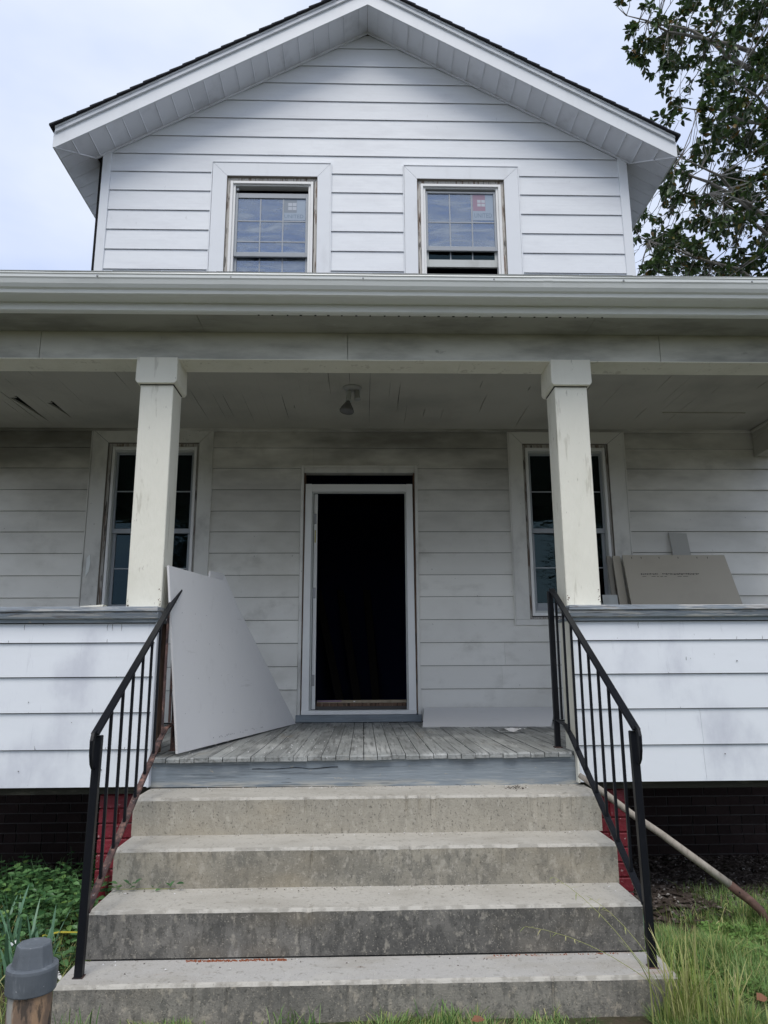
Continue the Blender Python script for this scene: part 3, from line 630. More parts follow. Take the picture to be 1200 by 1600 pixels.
for s in (-1, 1):
    xb = 3.855 if s > 0 else -3.84
    a, b = sorted((xb, xb+s*.2))
    part('side_beam', MB().box(a, b, 4.535, W-.02, 3.235 if s < 0 else 3.345, 3.61), m_ceil)
    a2, b2 = sorted((xb-s*.03, xb)); part('beam_trim', MB().box(a2, b2, 4.54, W-.05, 3.575, 3.609), m_ceil, bevel=.008)
    a3, b3 = sorted((xb-s*.012, xb)); part('beam_trim', MB().box(a3, b3, 4.54, W-.05, 3.53, 3.574), m_ceil)
part('ceiling_batten', MB().box(2.75,3.52,6.32,6.342,3.600,3.612), m_ceil, label='thin strip of bare wood fixed to the porch ceiling')

# ---- porch roof and side wings
def slab(p0, p1, p2, p3, t, m, name, **k):   # quad a..d, thickness down
    return part(name, MB().hexa([(*q[:2], q[2]-t) for q in (p0,p1,p2,p3)], [p0,p1,p2,p3]), m, **k)
slab((-4.2,3.95,3.575),(4.2,3.95,3.575),(4.2,W,4.5),(-4.2,W,4.5),.03,m_shing,'porch_roof')
x = -4.22
while x < 4.2:
    w_ = U(.28,.34); dy = U(-.006,.006); dz = U(0,.004)
    part('shingle', MB().hexa([(x,3.905+dy,3.582),(x+w_-.006,3.905+dy,3.582),(x+w_-.006,4.2,3.680),(x,4.2,3.680)],[(x,3.905+dy,3.588+dz),(x+w_-.006,3.905+dy,3.588+dz),(x+w_-.006,4.2,3.688),(x,4.2,3.688)]), m_shing); x += w_
for s in (-1, 1):
    a, b, c, d = (s*4.6, W-.2, 3.62), (s*2.79, W-.2, 4.45), (s*2.79, 14, 4.45), (s*4.6, 14, 3.62)
    slab(*( (a,d,c,b) if s < 0 else (a,b,c,d))[:4], .04, m_shing, 'wing_roof') if s > 0 else slab(b, a, d, c, .04, m_shing, 'wing_roof')

# ---- gable roof: underside follows the rafters
RY0 = 6.50; EX = 3.14         # fascia plane, eave half width
def uz(x): return PK+.012 - sl*abs(x-RK)
RL, RR = -3.085, 3.198
for s in (-1, 1):
    xe = RL if s < 0 else RR
    ze = uz(xe)
    xw = (-HW-.02 if s < 0 else HW+.07)
    # soffit panels, gable side: seams run front to back, joint along the mitre
    L_ = abs(xe-RK); n = 21; stp = .160
    k = 0; xa = xe
    while abs(xa-RK) > .01:
        xb = xa - s*stp
        if (xb-RK)*s < 0: xb = RK
        def yb(xx):  # back limit: mitre near the corner
            t = (xx-xw)*s
            return W+.0 if t <= 0 else W-(W-RY0)*min(1, t/abs(xe-xw))
        ys = [yb(xa), yb(xb)]
        cuts = [xa, xb]
        if (xa-xw)*s > 0 > (xb-xw)*s: cuts = [xa, xw, xb]
        poly = [(xa, RY0+.008), (xb, RY0+.008)]+[(c, yb(c)) for c in cuts[::-1]]
        poly = [(c+(0.0012*s if abs(c-xb) < 1e-6 else 0), y) for c, y in poly]
        n_ = len(poly); dz = U(0,.0)
        m = MB().vf([(a,b,uz(a)+.002) for a,b in poly]+[(a,b,uz(a)+.012) for a,b in poly], [tuple(range(n_)), tuple(range(2*n_-1,n_-1,-1))]+[(q,n_+q,n_+(q+1)%n_,(q+1)%n_) for q in range(n_)])
        part('soffit_panel', m, m_soff, recalc=True)
        # raised seam bead
        ym = yb(xb)
        if ym-RY0 > .05 and xb != RK: part('soffit_seam', MB().vf([(xb-.005,RY0+.01,uz(xb)-.008),(xb+.003,RY0+.01,uz(xb)-.008),(xb+.003,ym-.003,uz(xb)-.008),(xb-.005,ym-.003,uz(xb)-.008),(xb-.004,RY0+.01,uz(xb)+.004),(xb+.004,RY0+.01,uz(xb)+.004),(xb+.004,ym-.003,uz(xb)+.004),(xb-.004,ym-.003,uz(xb)+.004)],[(0,3,2,1),(0,1,5,4),(1,2,6,5),(2,3,7,6),(3,0,4,7)]), m_soff)
        xa = xb
    # eave side panels run parallel to the rake
    y = RY0+.02
    while y < 13.9:
        y2 = min(y+.16, 14.0)
        def lim(yy): return xe if yy >= W else xe
        def inx(yy): return xw if yy >= W else xe+(xw-xe)*(yy-RY0)/(W-RY0)
        p = [(xe-s*.0, y+.0012), (xe, y2), (inx(y2), y2), (inx(y), y+.0012)]
        if y < W < y2: p = [(xe, y+.0012), (xe, y2), (xw, y2), (xw, W), (inx(y), y+.0012)]
        n_ = len(p)
        part('soffit_panel', MB().vf([(a,b,uz(a)+.0015) for a,b in p]+[(a,b,uz(a)+.012) for a,b in p], [tuple(range(n_)), tuple(range(2*n_-1,n_-1,-1))]+[(q,n_+q,n_+(q+1)%n_,(q+1)%n_) for q in range(n_)]), m_soff, recalc=True)
        if y2 < 13.9: part('soffit_seam', MB().vf([(xe,y2-.004,uz(xe)-.005),(xe,y2+.003,uz(xe)-.005),(inx(y2),y2+.003,uz(inx(y2))-.005),(inx(y2),y2-.004,uz(inx(y2))-.005),(xe,y2-.004,uz(xe)+.003),(xe,y2+.003,uz(xe)+.003),(inx(y2),y2+.003,uz(inx(y2))+.003),(inx(y2),y2-.004,uz(inx(y2))+.003)], [(0,3,2,1),(0,1,5,4),(1,2,6,5),(2,3,7,6),(3,0,4,7)]), m_soff, recalc=True)
        y = y2
    part('mitre_strip', MB().tube([(xe,RY0+.01,uz(xe)-.002),(xw,W-.002,uz(xw)-.002)], .010, 4, up=(0,0,1)), m_soff)
    part('wall_moulding', MB().vf([(RK,W-.03,uz(RK)-.000),(xw,W-.03,uz(xw)),(xw,W-.03,uz(xw)-.022),(RK,W-.03,uz(RK)-.022),(RK,W-.012,uz(RK)-.000),(xw,W-.012,uz(xw)),(xw,W-.012,uz(xw)-.022),(RK,W-.012,uz(RK)-.022)],[(0,1,2,3),(7,6,5,4),(0,4,5,1),(1,5,6,2),(2,6,7,3),(3,7,4,0)]), m_soff, recalc=True)
    # rake fascia: wide board and a stepped trim above
    FH = .205
    def strip(name, y0, y1, o0, o1, mm, xa_=None, bev=0, x_end=None):
        xe2 = xe if x_end is None else x_end
        v = [(RK,y0,uz(RK)+o0),(xe2,y0,uz(xe2)+o0),(xe2,y0,uz(xe2)+o1),(RK,y0,uz(RK)+o1),(RK,y1,uz(RK)+o0),(xe2,y1,uz(xe2)+o0),(xe2,y1,uz(xe2)+o1),(RK,y1,uz(RK)+o1)]
        return part(name, MB().vf(v, [(0,1,2,3),(7,6,5,4),(0,4,5,1),(1,5,6,2),(2,6,7,3),(3,7,4,0)]), mm, recalc=True, bevel=bev)
    strip('rake_fascia', RY0, RY0+.02, -.006, .150, m_trim)
    strip('rake_trim', RY0-.022, RY0+.02, .1505, .195, m_trim, bev=.003)
    strip('rake_drip_edge', RY0-.030, RY0+.03, .1955, .215, m_trim)
    a, b = sorted((xe, xe+s*.018)); part('eave_fascia', MB().box(a, b, RY0, 14, uz(xe)-.004, uz(xe)+.17), m_trim)
    part('roof_deck', MB().vf([(RK,RY0+.02,uz(RK)+.2),(xe+s*.02,RY0+.02,uz(xe)+.2),(xe+s*.02,14.2,uz(xe)+.2),(RK,14.2,uz(RK)+.2),(RK,RY0+.02,uz(RK)+.216),(xe+s*.02,RY0+.02,uz(xe)+.216),(xe+s*.02,14.2,uz(xe)+.216),(RK,14.2,uz(RK)+.216)],
        [(0,3,2,1),(4,5,6,7),(0,1,5,4),(1,2,6,5),(2,3,7,6),(3,0,4,7)]), m_wood, recalc=True)
    xc = xe+s*.045; c_ = 0
    while (xc-RK)*s > 0:
        xn = xc-s*.128; lo = .222; hi = .250
        xn2 = xn-s*.02
        if (xn2-RK)*s < 0: xn2 = RK
        yf = RY0-.055-U(0,.008)
        t0, t1 = (lo+.016, lo+.002)
        v = [(xc,yf,uz(xc)+lo-.0),(xn2,yf,uz(xn2)+lo-.006),(xn2,14.2,uz(xn2)+lo-.006),(xc,14.2,uz(xc)+lo),
             (xc,yf,uz(xc)+lo+.020),(xn2,yf,uz(xn2)+lo+.006),(xn2,14.2,uz(xn2)+lo+.006),(xc,14.2,uz(xc)+lo+.020)]
        part('shingle_course', MB().vf(v,[(0,3,2,1),(4,5,6,7),(0,1,5,4),(1,2,6,5),(2,3,7,6),(3,0,4,7)]), m_shing, recalc=True)
        xc = xn
part('ridge_cap', MB().prism_y([(RK-.12,uz(RK-.12)+.235),(RK,PK+.262),(RK+.12,uz(RK+.12)+.235),(RK,PK+.225)], RY0-.06, 14.2), m_shing, recalc=True)

# ---- foundation bricks
def bricks(x0, x1, y, z0, courses, m, name_parent, depth=.09, header=None, ch=.0775, bw=.2115, mo=.010):
    for c in range(courses):
        z = z0+c*ch; hd = header is not None and c == header; w_ = bw/2 if hd else bw
        x = x0-(c % 2)*bw/2-U(0,.02)
        while x < x1:
            a, b = max(x+mo/2, x0), min(x+w_-mo/2, x1)
            if b-a > .03:
                dy = U(-.003,.003); _b = MB().box(a, b, y+dy, y+depth, z+mo/2+U(-.001,.001), z+ch-mo/2)
                obj('brick', _b, m, name_parent)
            x += w_
fw_ = part('foundation_wall', MB().box(-LW, LW, 6.612, 6.72, -.45, .72), m_mort)
for a, b in ((-3.3,-1.25),(1.35,3.5)): bricks(a, b, 6.602, -.31, 11, m_brick, fw_, header=3)
part('porch_joist', MB().box(-3.6,3.6,4.42,6.6,.672,.70), m_dark)
for x0, x1 in ((-1.480,-1.255),(1.285,1.515)):
    pr = part('brick_pier', MB().box(x0+.008, x1-.008, 4.412, 4.62, -.1, .655), m_redm)
    for c in range(9):
        z = -.06+c*.0785; 
        cut = x0+(x1-x0)*(.5 if c % 2 else .999)+U(-.004,.004)
        for a, b in ((x0, min(cut, x1)), (cut, x1)):
            if b-a > .02: obj('brick', MB().box(a+.003, b-.003, 4.402+U(-.002,.002), 4.50, z+.003, z+.074), m_red, pr, bevel=.004)
        obj('brick', MB().box(x0, x1, 4.505, 4.62, z+.003, z+.074), m_red, pr)

# ------------------------------------------------------------------ concrete steps
steps = empty('concrete_steps', (0, 3.7, 0), 'weathered four step concrete stair leading up to the porch', 'steps')
SX = [(-1.176,1.236),(-1.166,1.212),(-1.158,1.204),(-1.188,1.238)]
SZ = [(.502,.683),(.327,.504),(.148,.331),(-.12,.141)]; SD = [4.011,3.724,3.413,3.168]; BK = [4.33,4.011,3.724,3.413]
def step_mesh(x0, x1, y0, y1, z0, z1, seed):
    m = MB(); nx = 260
    prof = [(y0+.0,z0),(y0,z0+.06),(y0,z1-.022),(y0+.0,z1-.012),(y0+.005,z1-.003),(y0+.016,z1),(y0+.10,z1),(y1,z1+.001),(y1,z0)]
    for i in range(nx+1):
        x = x0+(x1-x0)*i/nx
        ch = 0
        for j, (y, z) in enumerate(prof):
            dx = dy = dz = 0
            if 2 <= j <= 5:
                t = noise.noise((x*7, seed*3.1, j*.3)); c = max(0, noise.noise((x*15, seed*7.7, 1))-.34)*.05 + max(0, noise.noise((x*60, seed*3.7, 5))-.30)*.022
                dy = .0022*t+c; dz = -.0015*abs(t)-c*.5
            m.v.append((x, y+dy, z+dz))
    n = len(prof)
    for i in range(nx):
        for j in range(n-1):
            a = i*n+j; m.f.append((a, a+n, a+n+1, a+1)); m.m.append((0 if j >= 5 else 2) if j >= 3 else 1)
    m.f.append(tuple(range(n))); m.m.append(1); m.f.append(tuple(range((nx+1)*n-1, nx*n-1, -1))); m.m.append(1)
    return m
for i in range(4):
    o = obj('step', step_mesh(*SX[i], SD[i], BK[i]-.0005*(i > 0), *SZ[i], i+1), [(m_tread,m_tread,m_tread,m_tread2)[i], (m_r1,m_r2,m_r3,m_r4)[i], m_nose], steps, recalc=True, label=('top concrete step, pale tan', 'second concrete step from the top', 'third concrete step, stained dark', 'lowest concrete step, grass at its foot')[i])
    if i < 3: obj('step_core', MB().box(SX[i][0]+.03, SX[i][1]-.03, BK[i] if i == 0 else SD[i]+.2, 4.40, -.1, SZ[i][0]+.01), (m_r1,m_r2,m_r3)[i], steps) if False else None
obj('stair_base', MB().box(-1.15,1.19,3.80,4.32,-.1,.50), m_r2, steps)
obj('stair_base', MB().box(-1.14,1.18,3.43,3.799,-.1,.146), m_r3, steps)

# ------------------------------------------------------------------ railings
def bar(m, a, b, w_, h_):     # rectangular bar from a to b in a plane X = const
    a, b = Vector(a), Vector(b); d = (b-a).normalized(); n = Vector((1,0,0)); u = n.cross(d)
    m.vf([p+n*sx*w_/2+u*su*h_/2 for p in (a, b) for sx, su in ((-1,-1),(1,-1),(1,1),(-1,1))], [(0,1,2,3),(7,6,5,4),(0,4,5,1),(1,5,6,2),(2,6,7,3),(3,7,4,0)]); return m
def rail(X, lab, s):
    o = empty('stair_railing', (X, 3.25, .142), lab, 'railing')
    def q(name, m, mt, **k): return obj(name, m, mt, o, recalc=True, **k)
    q('post', MB().hexa([(X-.016,3.238,.139),(X+.016,3.238,.139),(X+.016,3.27,.139),(X-.016,3.27,.139)],[(X-s*.014-.016,3.228,1.062),(X-s*.014+.016,3.228,1.062),(X-s*.014+.016,3.26,1.062),(X-s*.014-.016,3.26,1.062)]), m_blk, bevel=.003)
    X2 = X-s*.008
    q('weld_foot', MB().box(X-.020,X+.020,3.234,3.275,.1405,.1445), m_rust)
    q('handrail', bar(MB(), (X2,3.215,1.068), (X2,4.50,1.800), .036, .013), m_blk, bevel=.003)
    q('rail_scroll', MB().tube([(X2,3.225,1.074),(X2-s*.002,3.190,1.066),(X2-s*.003,3.180,1.045),(X2-s*.002,3.183,.99),(X2,3.195,.955),(X2,3.21,.935),(X2,3.226,.93)], [.017,.018,.018,.016,.013,.010,.007], 4, up=(1,0,0), flat=.5), m_blk)
    lm = m_rust if s < 0 else m_blk
    q('bottom_rail', bar(MB(), (X2,3.262,.372), (X2,4.24,.955), .030, .012), lm, bevel=.002)
    q('bottom_rail', bar(MB(), (X2,4.238,.953), (X2,4.36,1.005), .026, .010), lm)
    q('bottom_rail', bar(MB(), (X2,4.358,1.004), (X2,4.545,1.022), .022, .010), lm)
    for D in (3.405,3.55,3.69,3.835,3.98,4.125,4.275,4.415):
        zt = 1.068+(D-3.215)*.5696-.006; zb = .372+(D-3.262)*.596+.005 if D < 4.24 else .955+(D-4.24)*.43
        q('baluster', bar(MB(), (X2+U(-.001,.001),D+U(-.003,.003),zb), (X2,D,zt), .012, .012), m_rust if (s < 0 and D > 4.2) else m_blk)
    q('rear_post', MB().hexa([(X2-.016,4.53,FL+.012),(X2+.016,4.53,FL+.012),(X2+.016,4.562,FL+.012),(X2-.016,4.562,FL+.012)],[(X2-.018,4.52,1.79),(X2+.014,4.52,1.79),(X2+.014,4.552,1.79),(X2-.018,4.552,1.79)]), m_rust if s < 0 else m_blk, bevel=.003)
    q('weld_foot', MB().box(X2-.022,X2+.022,4.52,4.575,FL+.0125,FL+.017), m_rust)
rail(-1.125, 'black iron stair railing with a rusted bottom rail, beside the leaning drywall', -1)
rail(1.172, 'black iron stair railing with clean bars, beside the long wooden tool handle', 1)

# ------------------------------------------------------------------ ceiling lamp
lp = empty('ceiling_lamp', (-.10, 5.76, 3.612), 'two socket ceiling lamp with one bare floodlight bulb on the porch ceiling', 'lamp')
lp_o = lambda n, m, mt, **k: obj(n, m, mt, lp, recalc=True, smooth=True, **k)
lx, ly = -.090, 5.76
lp_o('canopy', MB().lathe([(.078,0),(.078,-.006),(.070,-.018),(.045,-.030),(.012,-.034)][::-1], (lx,ly,3.612), 28), m_zinc)
lp_o('socket_arm', MB().tube([(lx-.02,ly-.01,3.585),(lx-.030,ly-.03,3.565)], .010, 10), m_zinc)
lp_o('socket_arm', MB().tube([(lx+.03,ly,3.588),(lx+.040,ly-.02,3.572)], .010, 10), m_zinc)
lp_o('socket', MB().lathe([(.017,0),(.021,.01),(.022,.075),(.030,.085),(.031,.092)], (lx-.028,ly-.02,3.572), 18, (-.02,-.10,-.98)), m_vinyld)
lp_o('bulb', MB().lathe([(.014,0),(.020,.012),(.030,.030),(.050,.062),(.061,.088),(.058,.098),(.035,.106),(.004,.109)], (lx-.031,ly-.032,3.482), 22, (-.15,-.10,-.98)), m_bulb)
lp_o('socket', MB().lathe([(.018,0),(.024,.008),(.023,.07),(.028,.086),(.024,.087)], (lx+.038,ly-.01,3.580), 18, (.05,-.25,-.96)), m_zinc)

# ------------------------------------------------------------------ leaning sheets and boards
def sheet(name, pts, t, mats, lab, cat, nrm=None):
    """flat board from front corners (ccw seen from the front), thickness behind"""
    p = [Vector(q) for q in pts]; nn = (p[1]-p[0]).cross(p[2]-p[0]).normalized()
    n = len(p); m = MB()
    m.vf(p+[q-nn*t for q in p], [tuple(range(n)), tuple(range(2*n-1, n-1, -1))]); m.mi = 1
    b = len(m.v); m.f += [(i, n+i, n+(i+1) % n, (i+1) % n) for i in range(n)]; m.m += [1]*n
    o = obj(name, m, mats); return tag(o, lab, cat)
A, B_, TL = Vector((-1.042,4.345,.866)), Vector((-.592,6.72,.853)), Vector((-1.146,4.335,1.930))
nn = (B_-A).cross(TL-A)
def onplane(px, py):   # a corner of the same sheet, from its bearing as measured on site
    d = (fw+rr*((px-600)/1145.6)-uu*((py-800)/1145.6)); return EYE+d*((A-EYE).dot(nn)/d.dot(nn))
TR = onplane(352, 908)
ds_ = sheet('drywall_sheet', [A, B_, TR, TL], .0127, [m_dry, m_gyp], 'grey drywall sheet cut slanting, leaning on the column left of the door', 'drywall')
sheet('drywall_sheet', [(-1.155,4.66,.866),(-.70,6.70,.853),(-1.02,5.30,1.99),(-1.165,4.70,1.95)] and [A+Vector((-.03,.5,.0)), B_+Vector((-.05,-.1,0)), TR+Vector((-.024,.06,.062)), TR+Vector((-.055,-.25,.04))], .0127, [m_dry, m_gyp], 'second drywall sheet mostly hidden behind the slanting one, corner peeking above', 'drywall')
sheet('drywall_strip', [(.490,6.26,.856),(1.54,6.20,.856),(1.745,W-.03,.972),(.553,W-.03,.975)], .012, [m_dry, m_gyp], 'long low strip of drywall lying against the wall right of the doorway', 'drywall')
yb = 6.64
dm = MB(); n1 = nn.normalized(); n1 = n1 if n1.dot(EYE-A) > 0 else -n1; eu = (B_-A).normalized(); ev = n1.cross(eu); ev = ev if ev.z > 0 else -ev
for v in (.20,.42,.64,.80):
    for k in range(9):
        u = .12+k*.2+U(-.02,.02)
        if u > 1.9-v*1.6: continue
        p = A+eu*u+ev*(v+U(-.012,.012))+n1*.0006; r = U(.0022,.0038); dm.vf([p+(eu*math.cos(t)+ev*math.sin(t))*r for t in (0,1.05,2.1,3.14,4.2,5.2)], [tuple(range(6)), tuple(range(5,-1,-1))])
for k in range(26):
    u = U(.35,1.5); p = A+eu*u+ev*(.035+U(-.006,.006))+n1*.0006; l = U(.004,.014); dm.vf([p, p+eu*l, p+eu*l+ev*.006, p+ev*.006], [(0,1,2,3),(3,2,1,0)])
obj('scuff', dm, mat('drywall_scuff', (.36,.36,.37), .9), ds_)
c1 = sheet('drywall_sheet', [(2.47,6.40,FL+.01),(3.62,6.40,FL+.01),(3.405,6.76,2.352),(2.435,6.76,2.352)], .013, [m_card, m_cardd], 'brown paper faced board with faint printing leaning on the right hand porch wall', 'drywall')
# printing and pencil ticks on the paper
v0 = Vector((2.435,6.76,2.352)); ex = Vector((1,0,0)); ez = (Vector((2.47,6.40,FL+.01))-Vector((2.435,6.76,2.352))).normalized(); en = ex.cross(-ez).normalized()
pm = MB()
def dash(u, v, l, h):
    p = v0+ex*u+ez*v+en*-.0 ; o_ = Vector((0,-.002,0))
    pm.vf([p+o_, p+ex*l+o_, p+ex*l+ez*h+o_, p+ez*h+o_], [(0,3,2,1)])
u = .13
for u0, u1 in ((.14,.30),(.34,.68)):
    u = u0
    while u < u1:
        l = U(.008,.016); dash(u, .185+U(-.002,.002), l, U(.006,.013)); u += l+U(.003,.006)
u = .15
while u < .66:
    l = U(.01,.05)
    if rnd() < .6: dash(u, .212, l, .004)
    u += l+.012
for u in (.08,.17,.34,.52,.70,.80): dash(u, .018, .006, .018)
o = obj('printed_text', pm, m_ink, c1)
sheet('board', [(2.375,6.52,FL+.01),(2.46,6.52,FL+.01),(2.425,6.80,2.352),(2.355,6.80,2.352)], .02, [m_card, m_cardd], 'narrow brown board standing between the right porch window and the paper faced board', 'board')
sheet('board', [(2.32,6.60,FL+.01),(2.372,6.60,FL+.01),(2.350,6.835,2.355),(2.312,6.835,2.355)], .02, [m_cardd, m_cardd], 'darker edge of a thin board, leftmost of the boards beside the right porch window', 'board')
sheet('board', [(2.20,6.55,FL+.01),(2.37,6.55,FL+.01),(2.352,6.74,1.978),(2.215,6.74,1.978)], .01, [m_vinyld, m_vinyld], 'short grey offcut board standing under the right porch window', 'board')
sheet('drywall_scrap', [(2.945,6.80,2.30),(3.115,6.80,2.30),(3.105,6.850,2.575),(2.935,6.850,2.585)], .012, [m_scrap, m_gyp], 'small square grey scrap sticking up behind the paper faced board', 'drywall')
tag(obj('wood_offcut', MB().hexa([(-1.675,4.40,1.684),(-1.535,4.38,1.684),(-1.53,4.44,1.684),(-1.67,4.45,1.684)],[(-1.672,4.40,1.697),(-1.53,4.38,1.705),(-1.528,4.44,1.705),(-1.668,4.45,1.696)]), m_col, recalc=True), 'small pale wood offcut lying on the left parapet cap', 'offcut')

# ------------------------------------------------------------------ tool handle
th = empty('garden_fork', (2.12, 4.25, 0), 'long wooden tool handle with a bent iron socket leaning on the steps', 'garden tool')
hp = [Vector((1.186,4.245,.748)), Vector((1.30,4.235,.628)), Vector((1.50,4.215,.44)), Vector((1.74,4.19,.175)) , Vector((1.78,4.185,.135))]
hp = [onp for onp in hp]
def P3(px, py, Y): d = fw+rr*((px-600)/1145.6)-uu*((py-800)/1145.6); return EYE+d*(Y/d.y)
pts = [P3(905,1212,4.20), P3(935,1241,4.19), P3(990,1288,4.17), P3(1040,1331,4.15), P3(1090,1372,4.13), P3(1128,1398,4.11)] if False else None
hpts = [(1.196, 4.24, 0.745), (1.309, 4.221, 0.663), (1.458, 4.196, 0.547), (1.601, 4.171, 0.45), (1.753, 4.143, 0.336), (1.921, 4.113, 0.21)]
obj('handle', MB().tube(hpts, [.014,.0185,.0185,.019,.0205,.0215], 12), m_handle, th, smooth=True, recalc=True)
obj('socket', MB().tube([(1.921, 4.113, 0.21), (1.955, 4.106, 0.18), (2.012, 4.095, 0.137), (2.062, 4.085, 0.087), (2.078, 4.082, 0.039), (2.093, 4.082, -0.011000000000000003)], [.0225,.0235,.023,.021,.018,.014], 12), m_fork, th, smooth=True, recalc=True)
obj('rivet', MB().lathe([(.004,0),(.003,.003)], (1.955,4.082,0.180), 8, (0,-1,.2)), m_blk, th)

# ------------------------------------------------------------------ pipe in the foreground
pp = empty('capped_pipe', (-.69, 1.71, 0), 'rusty iron pipe with a grey plastic cap in the near left corner', 'pipe')
px, py = -.690, 1.715
obj('pipe', MB().lathe([(.043,-.1),(.043,.70)], (px,py,0), 56), m_pipe, pp, smooth=False)
obj('cap', MB().lathe([(.0425,.728),(.0405,.738),(.0345,.770),(.0335,.7725),(.0315,.7735)], (px,py,0), 9), m_pcap, pp, bevel=.001)
obj('cap_collar', MB().lathe([(.0485,.684),(.0495,.686),(.0508,.726),(.0500,.731),(.0430,.7335)], (px,py,0), 56), m_pcap, pp, smooth=False)
bpy.data.objects.remove(pp.children[1]) if False else None

# ------------------------------------------------------------------ vegetation
def blade(m, base, h, lean, az, w_, segs=3, curl=.5, flat=0):
    d = Vector((math.cos(az), math.sin(az), 0)); sd_ = Vector((-d.y, d.x, 0))
    b = len(m.v)
    for k in range(segs):
        t = k/segs; c = Vector(base)+d*(lean*t**(1+curl))*h+Vector((0,0,h*(t-.35*lean*t*t)))
        ww = w_*(1-.55*t*t)*.5; m.v.append(tuple(c+sd_*ww)); m.v.append(tuple(c-sd_*ww))
    m.v.append(tuple(Vector(base)+d*lean*h+Vector((0,0,h*(1-.35*lean)))))
    for k in range(segs-1): m.f.append((b+2*k, b+2*k+1, b+2*k+3, b+2*k+2)); m.m.append(m.mi)
    m.f.append((b+2*segs-2, b+2*segs-1, b+2*segs)); m.m.append(m.mi)
def instep(x, y): return -1.2 < x < 1.25 and y > 3.155
gr = MB(); cnt = 0
while cnt < 75000:
    if rnd() < .62: x, y = U(1.15,3.1), U(2.75,4.75)
    elif rnd() < .5: x, y = U(-1.5,1.5), U(2.7,3.165)
    else: x, y = U(-3.0,3.2), U(1.2,4.4)
    if instep(x, y): continue
    hk = 1
    nsv = noise.noise((x*2.2, y*2.2, 3)); dens = .50+1.3*nsv
    if x > 1.2 and y > 3.95+.12*noise.noise((x*4,0,0)): dens *= max(0, 1-(y-3.95)/.4)
    if x > 1.9: dens += .1
    if x < -1.2: dens *= .35
    if y < 3.2 and x < 1.1: dens -= .42; hk = .6
    if rnd() > dens: continue
    gr.mi = 1 if rnd() < (.16+.25*max(0, nsv) if x > 0 else .3) else 0
    h = hk*U(.03,.10)*(1+.8*max(0, noise.noise((x*1.3,y*1.3,9))))
    if y < 3.2 and x < 1: h *= .85
    az = noise.noise((x*5, y*5, 7))*9+U(-1.2,1.2)
    blade(gr, (x, y, gz(x, y)-.005), h*(1+.9*max(0,noise.noise((x*6,y*6,1)))), U(.1,1.1), az, U(.0022,.0045), 3); cnt += 1
tag(obj('lawn_grass', gr, [m_grass, m_dry2]), 'short mixed green and straw coloured grass around the steps', 'grass', None, 'stuff')
cl = MB()
for k in range(5200):
    x, y = U(1.3,3.0), U(2.8,4.05)
    if noise.noise((x*1.8+5, y*1.8, 0)) < -.02: continue
    z = gz(x, y)+U(.015,.06); r = U(.006,.012); a0 = U(0,6.28); tl = Vector((U(-.4,.4),U(-.4,.4),1)).normalized()
    e1 = tl.cross(Vector((1,.1,0))).normalized(); e2 = tl.cross(e1)
    for q in range(3):
        a = a0+q*2.09; c = Vector((x,y,z))+(e1*math.cos(a)+e2*math.sin(a))*r
        cl.vf([c+(e1*math.cos(a+t)+e2*math.sin(a+t))*r*.9 for t in (0,1.25,2.5,3.77,5.03)], [(0,1,2,3,4)])
tag(obj('clover', cl, m_clov), 'small clover leaves growing through the grass right of the steps', 'clover', None, 'stuff')
# mulch under the porch
mu = MB()
for k in range(15000):
    s = 1 if rnd() < .6 else -1
    x = s*U(1.3,4.0); y = U(4.15,6.6) if s > 0 else U(4.2,6.6)
    if y < 4.45 and rnd() > (y-4.1)/.35: continue
    z = gz(x, y)+U(0,.03); l, w_, h = U(.012,.045), U(.006,.016), U(.003,.009); a = U(0,3.14); ca, sa = math.cos(a), math.sin(a); tz = U(-.3,.3)
    P_ = lambda u, v, q: (x+ca*u-sa*v, y+sa*u+ca*v, z+q+tz*u)
    mu.vf([P_(-l,-w_,0),P_(l,-w_*.6,0),P_(l*.9,w_,0),P_(-l*.8,w_,0),P_(-l*.7,-w_*.6,h),P_(l*.7,-w_*.4,h),P_(l*.6,w_*.5,h),P_(-l*.6,w_*.6,h)],[(4,5,6,7),(0,1,5,4),(1,2,6,5),(2,3,7,6),(3,0,4,7)])
tag(obj('mulch', mu, m_mulch), 'dark wood mulch in the shade under the porch', 'mulch', None, 'stuff')
def leaf(m, c, d, n_, l, w_, fold=.25, droop=.15, segs=2):
    d = Vector(d).normalized(); sd_ = d.cross(Vector(n_)).normalized(); up = sd_.cross(d); c = Vector(c)
    mid = c+d*l*.45+up*(-.02*l); tip = c+d*l-up*droop*l
    e1 = c+d*l*.32+sd_*w_*.5+up*fold*w_*.5; e2 = c+d*l*.32-sd_*w_*.5+up*fold*w_*.5
    f1 = c+d*l*.70+sd_*w_*.36+up*(fold*w_*.4-droop*l*.4); f2 = c+d*l*.70-sd_*w_*.36+up*(fold*w_*.4-droop*l*.4); md2 = c+d*l*.7-up*droop*l*.45
    m.vf([c,e1,f1,tip,f2,e2,mid,md2],[(0,6,1),(1,6,7,2),(2,7,3),(3,7,4),(4,7,6,5),(5,6,0)])
